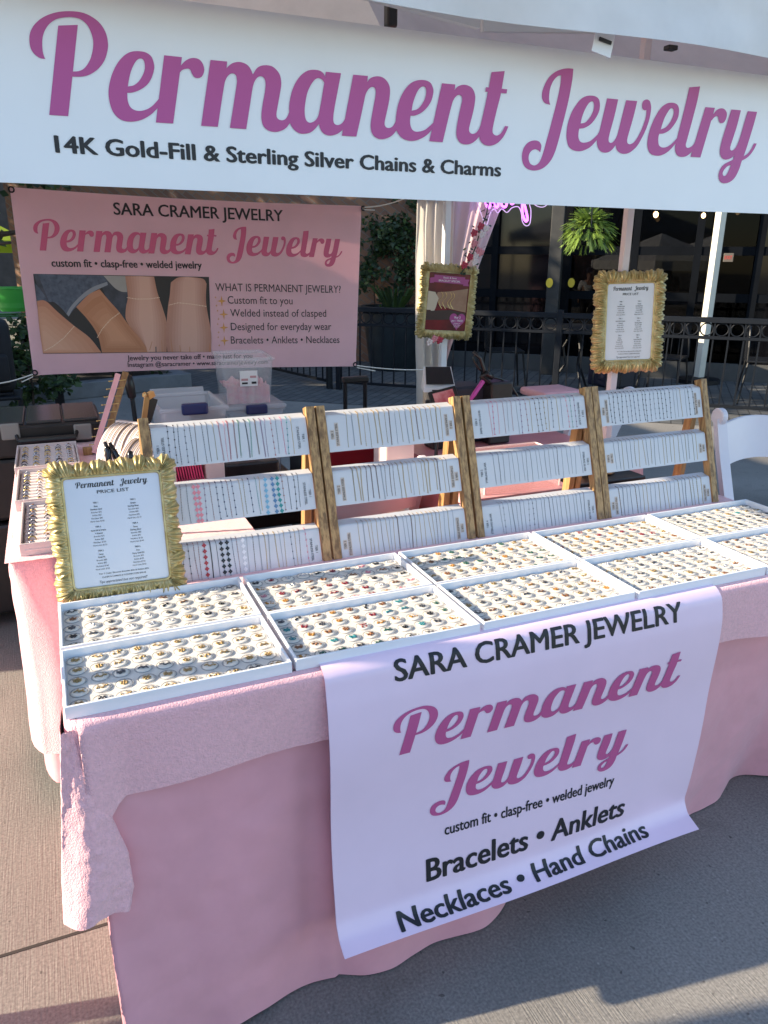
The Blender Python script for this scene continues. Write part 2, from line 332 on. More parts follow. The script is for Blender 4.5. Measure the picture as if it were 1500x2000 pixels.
FA = gz(662, 744, .10); FB = gz(1560, 801, .10); FD = (FB-FA); FD.z = 0; FL = FD.length; FD.normalize(); FN = Vector((-FD.y, FD.x, 0))
if FN.y < 0: FN = -FN
def fp(u, dep, z): p = FA+FD*u+FN*dep; return Vector((p.x, p.y, z))
# brick paved patio behind the fence, with its courses in real relief
pv = MB(); pv.poly([fp(-3.5, -1.1, .004), fp(9, -.25, .004), fp(9, 7, .004), fp(-3.5, 9, .004)])
o = obj('paved_patio', pv, m_paver, kind='structure')
def brick_nodes(M, c1, c2, mortar, bw, rh, ang=0., coordrot=None, bumpd=.004):
    t = M.node_tree; n = t.nodes; L = t.links; b = n['Principled BSDF']
    tc = n.new('ShaderNodeTexCoord'); mp = n.new('ShaderNodeMapping'); mp.inputs['Rotation'].default_value = coordrot or (0, 0, ang)
    L.new(tc.outputs['Object'], mp.inputs[0]); br = n.new('ShaderNodeTexBrick'); L.new(mp.outputs[0], br.inputs[0])
    br.inputs['Color1'].default_value = (*c1, 1); br.inputs['Color2'].default_value = (*c2, 1); br.inputs['Mortar'].default_value = (*mortar, 1)
    br.inputs['Scale'].default_value = 1; br.inputs['Brick Width'].default_value = bw; br.inputs['Row Height'].default_value = rh; br.inputs['Mortar Size'].default_value = .006
    L.new(br.outputs[0], b.inputs['Base Color'])
    bp = n.new('ShaderNodeBump'); bp.inputs['Distance'].default_value = bumpd; bp.invert = True; L.new(br.outputs['Fac'], bp.inputs['Height']); L.new(bp.outputs[0], b.inputs['Normal'])
brick_nodes(m_paver, (.11, .11, .105), (.075, .078, .078), (.03, .03, .03), .21, .105, math.atan2(FD.y, FD.x)*-1+R(90))

# ------------------------------------------------------------------ canopy tent
T = thing('canopy_tent', (.85, 1.7, 0), 'white pop-up canopy tent sheltering the whole jewellery stall', 'tent')
X0, X1, Y0, Y1, ZE = -.72, 2.42, .13, 3.3, 2.02
PK = Vector((.85, 1.7, 2.95))
rf = MB()
def roof(a, b):
    def fn(u, v):
        p = a.lerp(b, u).lerp(PK, v); p.z -= .10*math.sin(math.pi*v)*(1+.0*u)+.05*math.sin(math.pi*u)*(1-v)
        p.z += .006*noise.noise(p*3); return p
    return fn
cs = [Vector((X0, Y0, ZE)), Vector((X1, Y0, ZE)), Vector((X1, Y1, ZE)), Vector((X0, Y1, ZE))]
for i in range(4): rf.grid(roof(cs[i], cs[(i+1) % 4]), 14, 10)
obj('roof', rf, m_fabric, T, smooth=True)
for i, (zb, nm) in enumerate(((1.834, 'valance'), (1.80, 'valance'), (1.80, 'valance'), (1.82, 'valance'))):
    a, b = cs[i], cs[(i+1) % 4]; out = ((a+b)/2-Vector((.85, 1.7, ZE))).normalized()
    def fn(u, v, a=a, b=b, zb=zb, out=out):
        p = a.lerp(b, u); p.z = (ZE-.05*math.sin(math.pi*u))*(1-v)+zb*v; p += out*(.012*math.sin(u*23)*v+.008*noise.noise(Vector((u*9, v*3, zb)))); return p
    vb = MB(); vb.grid(fn, 40, 6); obj('valance', vb, m_fabric, T, smooth=True)
for x, y in ((X0+.08, Y0+.12), (X1-.09, Y0+.12), (X1-.09, Y1-.1), (X0+.08, Y1-.1)):
    lg = MB(); lg.rbox(x-.02, x+.02, y-.02, y+.02, .01, 2.0, .004); obj('leg', lg, m_metalw, T)
    ft = MB(); ft.rbox(x-.045, x+.045, y-.045, y+.045, 0, .012, .003); obj('foot', ft, m_metalw, T)
tr = MB()
for (a, b) in (((X0+.08, Y0+.12), (X1-.09, Y0+.12)), ((X1-.09, Y0+.12), (X1-.09, Y1-.1)), ((X1-.09, Y1-.1), (X0+.08, Y1-.1)), ((X0+.08, Y1-.1), (X0+.08, Y0+.12))):
    for k in range(2):
        p = Vector((*a, 0)).lerp(Vector((*b, 0)), k*.5); q = Vector((*a, 0)).lerp(Vector((*b, 0)), k*.5+.5); off = Vector((.0, 0, 0))
        tr.bar(p+Vector((0, 0, 2.0)), q+Vector((0, 0, 1.86)), .012, .022); tr.bar(p+Vector((.014, .014, 1.86)), q+Vector((.014, .014, 2.0)), .012, .022)
obj('truss', tr, m_metalw, T)
p = gy(764, 30, .40); br = MB(); br.rbox(p.x-.012, p.x+.010, p.y-.012, p.y+.012, p.z-.022, p.z+.022, .005); obj('bracket', br, m_blackp, T)
p = gy(1310, 94, .42); br = MB(); br.rbox(p.x-.013, p.x+.013, p.y-.010, p.y+.010, p.z-.005, p.z+.005, .002); obj('bracket', br, m_blackp, T)
p = gy(1180, 76, .16); tg = MB(); tg.box(-.022, .022, -.001, .001, -.026, .014, Matrix.Translation(p) @ Matrix.Rotation(R(10), 4, 'Y')); tgo = obj('care_tag', tg, m_white, T)
p = gy(1182, 80, .157); tg = MB(); tg.box(-.014, .014, -.0015, .0005, -.003, .003, Matrix.Translation(p) @ Matrix.Rotation(R(10), 4, 'Y')); obj('print', tg, m_black, tgo)
# tied back cream and pink curtain on the back right leg
cx = gy(818, 390, 3.12); ct = MB()
def cur(u, v):
    z = 1.95*(1-v)+.03*v; xl = 2.17+.10*v*v*.6; wd = (.235+.03*math.sin(v*5))*(1-.25*v)
    x = xl+wd*u; y = 3.275+.030*math.sin(u*24+1.5*math.sin(v*4))*(.5+v)+.012*noise.noise(Vector((u*7, v*9, 1)))
    return Vector((x, y, z))
ct.grid(cur, 60, 50); C1 = obj('curtain', ct, m_curt, None, 'crumpled cream curtain gathered on the back pole of the tent', 'curtain', 'tied back tent curtains', smooth=True)
cp = MB()
def cur2(u, v):
    z = 1.95*(1-v)+.72*v; wr = .40*(1-v)**1.1+.03; x = 2.385+.002*v+wr*u-.05*v
    return Vector((x, 3.262+.02*math.sin(u*12+v*2)*(1-v*.5)+.01*math.sin(u*31), z))
cp.grid(cur2, 40, 40); obj('curtain', cp, m_curtp, None, 'sheer pink curtain swept back above the bracelet poster', 'curtain', 'tied back tent curtains', smooth=True)

# ------------------------------------------------------------------ front banner
def fb(x, y, off=0.):
    return Vector((x, .25+.010*math.sin(x*2.1+.4)-.03*max(0, (y-1.80)/.05)**2*(1 if y > 1.80 else 0)*-1-off, y))
FBt = thing('front_banner', (.9, .25, 1.55), 'wide white banner with purple script lettering across the top of the stall', 'banner')
bb = MB()
def fbs(u, v):
    x = -.66+2.98*u; zt = 1.842-.012*(2*u-1)**2-.030*max(0, 1-u/.35)**2; zb = 1.555+.002*math.sin(u*6)
    z = zb*(1-v)+zt*v; p = fb(x, z)
    return p
bb.grid(fbs, 120, 10)
def fbk(u, v): p = fbs(1-u, v); p.y += .003; return p
bb.grid(fbk, 120, 10); obj('vinyl_sheet', bb, m_bannerw, FBt, smooth=True)
tx = MB()
fbf = lambda x, y, o: fb(x, y, o+.0004)
script_word('Permanent', .0785, .9225, 1.658, 1., fbf, tx, .0004); script_word('Jewelry', .9575, 1.565, 1.658, 1., fbf, tx, .0004)
obj('script_lettering', tx, m_purple, FBt)
tx = MB(); flat(tx, text2d('14K Gold-Fill & Sterling Silver Chains & Charms', .0965, .912, 1.604, .0238, .034), lambda x, y: fb(x, y, .0008)); obj('lettering', tx, m_black, FBt)

# ------------------------------------------------------------------ back banner
YB = 3.15
def bbm(x, y, off=0.):
    dx = min(abs(x+.045), abs(x-1.755)); dz = min(abs(y-.85), abs(y-1.745)); cr = math.exp(-((dx/.075)**2+(dz/.075)**2))
    return Vector((x, YB-.006*cr*math.sin((dx-dz)*50)-off, y))
BK = thing('back_banner', (.85, YB, .85), 'pink vinyl banner with a photo of four wrists hung behind the stall', 'banner')
bk = MB()
def bks(u, v):
    sc = .012*math.sin(math.pi*u); x = -.042+1.80*u-.010*(1-v)*(1 if u < .5 else 4)*abs(2*u-1); zt = 1.757-.030*u-sc; zb = .866-.038*u+sc*.8
    return bbm(x, zb*(1-v)+zt*v)
bk.grid(bks, 80, 40)
def bkb(u, v): p = bks(1-u, v); p.y += .003; return p
bk.grid(bkb, 40, 20); obj('vinyl_sheet', bk, m_bannerp, BK, smooth=True)
q = lambda x, y, o=0: bbm(x, y-.0155*(x-.0)*1.0*0, .001+o)
tx = MB(); script_word('Permanent', .037, .935, 1.462+.012, 1.02, lambda x, y, o: q(x, y-.02*(x-.04), o), tx, .0004)
script_word('Jewelry', .975, 1.640, 1.462+.012, 1.02, lambda x, y, o: q(x, y-.02*(x-.04), o), tx, .0004); obj('script_lettering', tx, m_rose, BK)
tx = MB()
def row(s, x0, x1, y0, y1, cap, bold=.01):
    flat(tx, text2d(s, x0, x1, 0, cap, bold), lambda x, y: q(x, y+y0+(y1-y0)*(x-x0)/(x1-x0), .0006))
row('SARA CRAMER JEWELRY', .418, 1.297, 1.647, 1.635, .056, .02)
row('custom fit \u2022 clasp-free \u2022 welded jewelry', .099, .840, 1.397, 1.388, .036, .026)
row('WHAT IS PERMANENT JEWELRY?', .905, 1.627, 1.273, 1.254, .040, -.008)
row('Custom fit to you', .968, 1.336, 1.205, 1.195, .040, -.004); row('Welded instead of clasped', .978, 1.536, 1.136, 1.122, .040, -.004)
row('Designed for everyday wear', .977, 1.566, 1.062, 1.047, .040, -.004); row('Bracelets \u2022 Anklets \u2022 Necklaces', .973, 1.616, .989, .970, .040, -.004)
row('Jewelry you never take off \u2022 made just for you', .414, 1.09, .921, .905, .026, .012); row('Instagram @saracramer \u2022 www.saracramerjewelry.com', .413, 1.18, .886, .868, .024, .012)
obj('lettering', tx, m_black, BK)
m_star = mat('star_ink', (.62, .30, .08), .5); st = MB()
def star(cx, cy, r):
    pts = []
    for k in range(8):
        a = k*math.pi/4; rr = r if k % 2 == 0 else r*.26; pts.append(q(cx+rr*math.sin(a)*.85, cy+rr*math.cos(a), .0008))
    c = q(cx, cy, .0008); k0 = len(st.v); st.add([c]+pts, [(0, i+1, (i+1) % 8+1) for i in range(8)])
for cx, cy in ((.935, 1.219), (.942, 1.148), (.938, 1.077), (.937, 1.006)): star(cx, cy, .030); star(cx-.03, cy-.024, .009); star(cx-.033, cy+.02, .008)
obj('sparkle_print', st, m_star, BK)
# the printed photograph of wrists: flat shapes on the banner
a, b, c_, d_ = [gy(*p_, YB) for p_ in ((66, 535), (408, 543), (84, 690), (411, 692))]
def ph(u, v, o=0.):   # u,v in zoom pixels (1500 x 708 window of the photo print)
    X = 60+u*360/1500; Yp = 530+v*170/708; g_ = gy(X, Yp, YB); return q(g_.x, g_.z, .001+o)
PHM = [mat('photo_dark', (.02, .02, .024), .5), mat('photo_denim', (.10, .125, .18), .6, col2=(.05, .066, .10), vs=40, bump=0), mat('photo_skin_a', (.50, .24, .15), .5, col2=(.44, .19, .12), vs=4), mat('photo_skin_b', (.40, .17, .085), .5, col2=(.47, .22, .13), vs=4), mat('photo_skin_c', (.46, .24, .17), .5, col2=(.40, .19, .135), vs=4), mat('photo_skin_d', (.47, .25, .19), .5, col2=(.38, .18, .14), vs=4), mat('photo_grey', (.32, .31, .30), .5, var=.1, vs=6), mat('photo_chain', (.72, .56, .42), .4), mat('photo_stitch', (.24, .26, .30), .6), mat('photo_denim_dark', (.05, .058, .08), .6, var=.3, vs=20)]
pr = MB()
def shp(k, s, o, cl=True):
    pts = OUT(s, 1, 0, 0); sm = smooth_outline([(x, y, c or k == 0) for x, y, c in pts], 4); pr.cur = k
    tri = tessellate_polygon([[Vector((x, y, 0)) for x, y in sm]]); pr.add([ph(x, y, o) for x, y in sm], tri)
shp(0, "20,20c 1450,45c 1470,655c 100,670c", .0)
shp(9, "560,34c 800,40c 780,400 700,330 600,180", .0003)
shp(6, "590,34c 770,38c 785,168c 740,165 690,140 640,90", .0004)
shp(1, "24,22c 590,34c 628,100 560,130 470,190 400,260 350,310 308,368c 250,300 190,250 140,240 90,140", .0005)
shp(9, "24,22c 60,24c 145,240 140,245c 60,130", .0006)
shp(8, "620,85c 628,110c 520,160 420,225 345,305 310,366c 290,345c 330,280 410,195 500,130", .0007)
shp(1, "35,95c 80,150 138,235 130,245 50,242c", .0008)
shp(2, "50,240c 120,240 220,330 350,440 480,540 575,660c 100,668c 70,460", .0009)
shp(3, "370,290c 470,190 560,145c 640,240 720,330 800,440 900,560 965,658c 580,660c 545,520 470,400", .0010)
shp(4, "768,38c 1003,42c 1030,170 1080,320 1108,440 1105,655c 1020,655 965,655c 900,560 800,440c 772,380 775,290 790,200", .0011)
shp(5, "1140,90c 1200,50 1290,46 1400,60 1430,100c 1425,230 1440,350 1468,500 1468,655c 1112,655c 1100,520 1115,300 1130,200", .0012)
shp(9, "1014,612c 1022,612c 1023,655c 1015,655c", .0013)
def shade(k, s, o, cx_, cy_, sx, sy, mats):
    pts = smooth_outline(OUT(s, 1, 0, 0), 4)
    for i, mi in enumerate(mats):
        f = 1-(i+1)*.13; P_ = [(cx_+(x-cx_)*(f if sx else 1), cy_+(y-cy_)*(f if sy else 1)) for x, y in pts]; pr.cur = mi; pr.add([ph(x, y, o+.00004*(i+1)) for x, y in P_], tessellate_polygon([[Vector((x, y, 0)) for x, y in P_]]))
def tone(nm, c1, c2, n=5):
    out = []
    for i in range(n): f = (i+1)/n; PHM.append(mat(nm+str(i), tuple(a_+(b_-a_)*f for a_, b_ in zip(c1, c2)), .5)); out.append(len(PHM)-1)
    return out
tA, tB2, tC, tD = tone('print_a', (.50, .24, .15), (.60, .34, .24)), tone('print_b', (.38, .16, .08), (.54, .27, .16)), tone('print_c', (.42, .21, .15), (.60, .36, .29)), tone('print_d', (.40, .20, .15), (.58, .35, .29))
shade(2, "50,240c 120,240 220,330 350,440 480,540 575,660c 100,668c 70,460", .0009, 120, 620, 1, 1, tA)
shade(3, "370,290c 470,190 560,145c 640,240 720,330 800,440 900,560 965,658c 580,660c 545,520 470,400", .0010, 690, 520, 1, 1, tB2)
shade(4, "768,38c 1003,42c 1030,170 1080,320 1108,440 1105,655c 1020,655 965,655c 900,560 800,440c 772,380 775,290 790,200", .0011, 940, 40, 1, 0, tC)
shade(5, "1140,90c 1200,50 1290,46 1400,60 1430,100c 1425,230 1440,350 1468,500 1468,655c 1112,655c 1100,520 1115,300 1130,200", .0012, 1290, 60, 1, 0, tD)
shp(3, "1136,545c 1140,545c 1158,655c 1148,655c", .00150); shp(3, "1210,600c 1214,600c 1222,655c 1214,655c", .00150); shp(3, "1290,612c 1294,612c 1298,655c 1291,655c", .00150); shp(3, "1452,585c 1458,585c 1462,655c 1452,655c", .00150)
shp(3, "985,570c 990,570c 970,640c 964,640c", .00150); shp(3, "1060,560c 1064,560c 1076,655c 1069,655c", .00150); shp(3, "880,640c 884,636c 905,655c 897,655c", .00150)
def chain2d(pts, o):
    pr.cur = 7; pts = [Vector((*p_, 0)) for p_ in pts]
    for i in range(len(pts)-1):
        n = int((pts[i+1]-pts[i]).length/14)+1
        for k in range(n):
            c = pts[i].lerp(pts[i+1], (k+.5)/n); d = (pts[i+1]-pts[i]).normalized().xy; e = Vector((-d.y, d.x)); c = c.xy
            P = [c-d*7, c+e*(5 if k % 2 else 3.5), c+d*7, c-e*(5 if k % 2 else 3.5)]; pr.poly([ph(x.x, x.y, o) for x in P])
chain2d([(110, 645), (180, 610), (270, 540), (355, 445)], .0019); chain2d([(540, 540), (580, 470), (650, 390), (725, 335)], .0019)
chain2d([(780, 212), (860, 225), (960, 224), (1050, 212)], .0019); chain2d([(1120, 275), (1200, 255), (1300, 265), (1430, 285)], .0019)
pr.cur = 0; obj('photo_print', pr, PHM, BK)
gr = MB()
for px, py in ((22, 370), (710, 407), (68, 728), (694, 712)):
    c = gy(px, py, YB-.004); gr.tube([c+Vector((.012*math.cos(t*math.pi/5), 0, .012*math.sin(t*math.pi/5))) for t in range(10)], .004, 5, True)
obj('grommet', gr, m_dark, BK)
m_rope = mat('white_rope', (.65, .65, .62), .8)
RP = []
for (pa, pb, lab) in (((712, 405), (790, 388), 'white cord tying the top right corner of the pink banner'), ((697, 714), (838, 722), 'white cord from the low right corner of the pink banner to the pole'), ((64, 731), (-30, 752), 'white cord from the low left corner of the pink banner')):
    r_ = MB(); A = gy(*pa, YB-.01); B = gy(*pb, YB-.02); r_.tube([A.lerp(B, t/8)-Vector((0, 0, .01*math.sin(math.pi*t/8))) for t in range(9)], .0035, 6); r_.tube([A.lerp(B, t/8)-Vector((0, 0, .012+.02*math.sin(math.pi*t/8))) for t in range(3)], .003, 6)
    obj('tie_cord', r_, m_rope, None, lab, 'cord', 'cords tying the back banner', smooth=True)

# ------------------------------------------------------------------ main table, cloths, drop banner
TZ = .745
TB = thing('folding_table', (.97, .37, 0), 'long folding table hidden under the pink cloths at the front of the stall', 'table')
t_ = MB(); t_.rbox(.05, 1.90, .03, .73, .70, .733, .008); obj('tabletop', t_, m_chairw, TB)
for x in (.25, 1.70):
    for y in (.30, .64): t_ = MB(); t_.tube([(x, y, 0), (x, y, .7)], .014, 8); obj('leg', t_, m_dark, TB)
def fz(x, y, s=1., sc=14): return (noise.noise(Vector((x*sc, y*sc, s)))+.5*noise.noise(Vector((x*sc*2.3, y*sc*2.3, s+5))))
# satin under-cloth: a skirt to the ground round the table
sk = MB()
XS0, XS1, YS1 = .022, 1.935, .755
def skirt(u, v):
    # u runs: left side back->front, front left->right, right side front->back
    per = [0, .2, .8, 1.0]; 
    if u < .2: t = u/.2; p = Vector((XS0, YS1+(0-YS1)*t, 0)); nrm = Vector((-1, 0, 0))
    elif u < .8: t = (u-.2)/.6; p = Vector((XS0+(XS1-XS0)*t, 0, 0)); nrm = Vector((0, -1, 0))
    else: t = (u-.8)/.2; p = Vector((XS1, YS1*t, 0)); nrm = Vector((1, 0, 0))
    z = .741*(1-v)+.008*v
    x = p.x
    amp = v*(.35+.65*v)
    fold = .024*math.sin(x*9.5+1.2+.6*math.sin(x*3+v))+.012*math.sin(x*23+2*v)+.010*math.exp(-x/.10)*math.sin(x*75+3*math.sin(v*5))*v-.035*math.exp(-((x-.395)/.022)**2)*(1-v**2) if .2 <= u < .8 else .012*math.sin(p.y*14)
    tilt = (-.030+(x-.33)*.100) if .2 <= u < .8 else 0
    d = Vector((0, tilt*v, 0))-(nrm*-1)*fold*amp*(.8 if x < .45 else 1.3)
    if u < .2: d += Vector((.028*v*min(1, (1-t)*0+1), 0, 0))
    if .2 <= u < .8: d.x += .006*v
    w_ = .006*noise.noise(Vector((u*22, v*5, 3)))+.003*noise.noise(Vector((u*60, v*16, 8)))
    d += nrm*w_*min(1, v*6)
    p = p+d; 
    zb = .005+(.007*max(0, math.sin(x*7.0+.4))**2 if .2 <= u < .8 else 0)
    p.z = .741*(1-v)+zb*v; return p
sk.grid(skirt, 320, 60)
o = obj('satin_cloth', sk, m_satin, None, 'long smooth pink satin cloth hanging to the ground around the front table', 'tablecloth', 'pink tablecloths', smooth='all')
# fleece over the top with a front drop, falling in a folded corner at the left
fl = MB()
def fleece_path(s):
    """outline the hanging edge follows: s in 0..1, left side from the back to the corner fold and along the front"""
    return s
path = []
for i in range(40): t = i/39; path.append((Vector((.008, .74-.70*t, 0)), Vector((-1, 0, 0)), .36, 0.))
for i in range(14): t = i/13; ang = math.pi+t*math.pi/2; path.append((Vector((.020+.012*math.cos(ang), .004+.018*math.sin(ang), 0)), Vector((math.cos(ang), math.sin(ang), 0)), .30-.085*t, 0.))
for i in range(161):
    t = i/160; x = .020+1.917*t; e = max(0, 1-(x-.02)/.060); path.append((Vector((x, -.014, 0)), Vector((0, -1, 0)), .152+.010*math.sin(x*2.2+2.6)+.006*max(0, 1-x/.3)+.062*e*e*(3-2*e)+.02*max(0, (x-1.2)), .5*e))
NV = 22
def fleece(i, j):
    p, n, drop, nose = path[i]; v = j/NV
    if j == 0: q_ = p.copy()-n*.02; q_.z = .7475; return q_
    v = (j-1)/(NV-1); r_ = .012
    arc = min(1, v*drop/(r_*1.57)) if drop else 1
    q_ = p.copy()
    a = arc*math.pi/2; q_ += n*(r_*math.sin(a)-r_*.3); z = .7475-r_*(1-math.cos(a))
    z -= max(0, v*drop-r_*1.57)
    out = nose*(.010+.06*v)+.010*v*math.sin(i*.21)*(1 if i > 100 else .6)
    q_ += n*out; q_.z = z
    q_ += n*.0012*fz(q_.x+q_.y*.7, q_.z, 1, 90)
    return q_
vs = [fleece(i, j) for j in range(NV+1) for i in range(len(path))]; W = len(path)
fl.add(vs, [(j*W+i, j*W+i+1, (j+1)*W+i+1, (j+1)*W+i) for j in range(NV) for i in range(W-1)])
def topf(u, v):
    x = .026+1.905*u; y = .012+.74*v; return Vector((x, y, .7475+.0012*fz(x, y, 2, 60)))
fl.grid(topf, 150, 60)
# the left hand flap that swings round in front of the corner
def flap(u, v):
    z = .738-.340*v; ks = [(.738, -.006, .022), (.60, -.020, .046), (.50, -.032, .072), (.438, -.038, .074), (.355, -.045, .052)]
    for i in range(4):
        if ks[i][0] >= z >= ks[i+1][0]-1e-6: break
    f = (ks[i][0]-z)/(ks[i][0]-ks[i+1][0]); xl = ks[i][1]*(1-f)+ks[i+1][1]*f; xr = ks[i][2]*(1-f)+ks[i+1][2]*f
    if u < .35: a = u/.35; x = xl+.012*(1-a)**2; y = .10*(1-a)+(-.012-.034*v)*a-.018*v*a*a+.006*v*a
    else: a = (u-.35)/.65; x = xl+(xr-xl)*min(1, a*1.12)-.010*max(0, a-.9)*10*.6; y = -.024-.034*v-.022*v*math.sin(a*math.pi*.9)+.010*math.sin(a*7+v*3)*v+.008*a+.05*max(0, (a-.85)/.15)**2
    z += .004*math.sin(u*11)*v-.006*u*v+.014*(1-u)*v; wv = .0025*fz(u*1.3, v*2.2, 4, 9)+.0007*fz(u, v, 6, 45)
    return Vector((x+wv*.6, y-wv, z))
fl.grid(flap, 60, 70)
obj('fleece_cover', fl, m_fleece, None, 'fluffy pale pink fleece laid over the front table with a bunched left corner', 'tablecloth', 'pink tablecloths', smooth='all')

# hanging vinyl banner with a curled lower edge
PL = [(.05, .7535), (-.012, .7535), (-.030, .738), (-.040, .68), (-.044, .613), (-.049, .448), (-.056, .32), (-.066, .218), (-.083, .19), (-.115, .177)]
PR = [(.05, .7535), (-.012, .7535), (-.030, .735), (-.036, .68), (-.034, .6), (-.028, .416), (-.018, .29), (-.014, .172), (-.034, .145), (-.080, .133)]
def resamp(P):
    d = [0]
    for i in range(1, len(P)): d.append(d[-1]+math.hypot(P[i][0]-P[i-1][0], P[i][1]-P[i-1][1]))
    return d
dL, dR = resamp(PL), resamp(PR)
def ev(P, d, s):
    s = s*d[-1]; i = 0
    while i < len(P)-2 and d[i+1] < s: i += 1
    f = (s-d[i])/(d[i+1]-d[i]); g_ = lambda k: P[max(0, min(len(P)-1, k))]
    p0, p1, p2, p3 = g_(i-1), g_(i), g_(i+1), g_(i+2); t = f
    return [.5*(2*p1[a]+(p2[a]-p0[a])*t*.9+(2*p0[a]-5*p1[a]+4*p2[a]-p3[a])*t*t*0+ (0)*t)+0 if False else p1[a]*(1-t)+p2[a]*t for a in (0, 1)]
_tab = []
for P, d in ((PL, dL), (PR, dR)):
    raw = [ev(P, d, k/200) for k in range(201)]
    for _ in range(6): raw = [raw[0]]+[[(raw[i-1][a]+2*raw[i][a]+raw[i+1][a])/4 for a in (0, 1)] for i in range(1, 200)]+[raw[200]]
    _tab.append(raw)
def look(tb, s):
    s = max(0, min(1, s))*200; i = min(199, int(s)); f = s-i; return [tb[i][a]*(1-f)+tb[i+1][a]*f for a in (0, 1)]
DX0, DX1 = .430, 1.365
def drop(x, s, off=0.):
    w_ = (x-DX0)/(DX1-DX0); a = look(_tab[0], s); b = look(_tab[1], s); a2 = look(_tab[0], s+.01); b2 = look(_tab[1], s+.01)
    y = a[0]*(1-w_)+b[0]*w_; z = a[1]*(1-w_)+b[1]*w_; dy = (a2[0]*(1-w_)+b2[0]*w_)-y; dz = (a2[1]*(1-w_)+b2[1]*w_)-z; L = math.hypot(dy, dz) or 1
    ny, nz = (dz/L, -dy/L)
    wob = .004*math.sin(s*11+x*2)*min(1, s*3)+.003*math.sin(x*8+s*4)*s
    xx = x+.016*max(0, s-.1)*(1 if x > .9 else 0)*(x-.9)/.465*2*(1-s)*2
    return Vector((xx, y+ny*(off)+wob-.0, z+nz*off*1.0))
DB = thing('table_banner', (.9, -.05, .2), 'pale pink vinyl banner hanging from the table front with a curled lower edge', 'banner')
d_ = MB(); d_.grid(lambda u, v: drop(DX0+(DX1-DX0)*u, v), 60, 110); d_.grid(lambda u, v: drop(DX1-(DX1-DX0)*u, v, -.0025), 60, 110); obj('vinyl_sheet', d_, m_dropban, DB, smooth='all')
YS = [i*.0125 for i in range(-90, 5)]
tb_ = MB()
def dm(x, y, o=.0009): return drop(x, -y, o)       # y = -s
def drow(s, xa, xb, sa, sb, cap, bold):
    curved(tb_, text2d(s, xa, xb, 0, cap, bold), lambda x, y: dm(x, y-(sa+(sb-sa)*(x-xa)/(xb-xa))), [k*.012 for k in range(-3, 10)])
drow('SARA CRAMER JEWELRY', .5634, 1.249, .172, .169, .060, .026)
drow('custom fit \u2022 clasp-free \u2022 welded jewelry', .676, 1.112, .722, .717, .036, .024)
drow('Bracelets \u2022 Anklets', .6311, 1.158, .861, .857, .074, .030)
drow('Necklaces \u2022 Hand Chains', .556, 1.225, .984, .966, .060, .030)
obj('lettering', tb_, m_black, DB)
tb_ = MB()
ysx = [-.70+k*.012 for k in range(45)]
def sd(x, y, o): return drop(x, -y, o+.0006)
script_word('Permanent', .556, 1.262, -.396, .955, sd, tb_, .0004, ysx); script_word('Jewelry', .642, 1.140, -.612, .90, sd, tb_, .0004, [-.80+k*.012 for k in range(45)])
obj('script_lettering', tb_, m_mauve, DB)

# ------------------------------------------------------------------ charm trays and charms
PX, PD = .3835, .2072
def tray_mesh(w_, d_, h_, t=.0075, fl_=.005):
    bm = bmesh.new(); bmesh.ops.create_cube(bm, size=1)
    for v in bm.verts: v.co = Vector((v.co.x*w_, v.co.y*d_, (v.co.z+.5)*h_))
    top = max(bm.faces, key=lambda f: f.calc_center_median().z)
    bmesh.ops.inset_region(bm, faces=[top], thickness=t)
    r_ = bmesh.ops.extrude_face_region(bm, geom=[top]); vs = [v for v in r_['geom'] if isinstance(v, bmesh.types.BMVert)]
    bmesh.ops.translate(bm, verts=vs, vec=(0, 0, -(h_-fl_))); bmesh.ops.delete(bm, geom=[top], context='FACES')
    bmesh.ops.bevel(bm, geom=list(bm.edges), offset=.0013, segments=2, affect='EDGES', profile=.5)
    return MB().bm(bm)
def make_tray(cx, cy, z, rot, w_, d_, h_, label, group, wallm=m_white, tilt=0):
    M = Matrix.Translation((cx, cy, z)) @ Matrix.Rotation(rot, 4, 'Z') @ Matrix.Rotation(tilt, 4, 'X')
    t = thing('display_tray', (cx, cy, z), label, 'tray', group)
    obj('tray_shell', tray_mesh(w_, d_, h_).xf(M), wallm, t, smooth=False)
    ln = MB(); ln.box(-w_/2+.0085, w_/2-.0085, -d_/2+.0085, d_/2-.0085, .0052, .0078, M); obj('liner', ln, m_felt, t)
    return t, M
CK = [('gold', mat('charm_gold', (.36, .24, .10), .3, metal=.55)), ('silver', mat('silver', (.55, .55, .57), .25, metal=.9)), ('dark silver', mat('dark_silver', (.10, .10, .11), .3, metal=.6)), ('copper brown', mat('copper', (.25, .11, .05), .35, metal=.5)), ('green', mat('green_stone', (.02, .10, .07), .2)), ('red', mat('red_stone', (.22, .015, .03), .2)), ('amber', mat('amber_stone', (.42, .19, .03), .25)), ('teal', mat('teal_stone', (.03, .22, .24), .2)), ('pink', mat('pink_stone', (.55, .20, .25), .25)), ('black', mat('black_stone', (.015, .015, .018), .25))]
m_puck = mat('puck_white', (.74, .69, .60), .3, coat=.5); m_rim = mat('puck_rim', (.40, .40, .40), .08, alpha=.8)
puck = []
pm = MB(); pm.lathe([(0, .0024), (.0108, .0023), (.0126, .0019), (.0131, .0006), (.0131, 0)], n=24); puckA = mesh('case', pm, m_puck, smooth='all')
pm = MB(); pm.tube([(.0152*math.cos(k*math.pi/12), .0152*math.sin(k*math.pi/12), .0014) for k in range(24)], .0007, 6, True); rimA = mesh('rim', pm, m_rim, smooth='all')
charm_v = {}
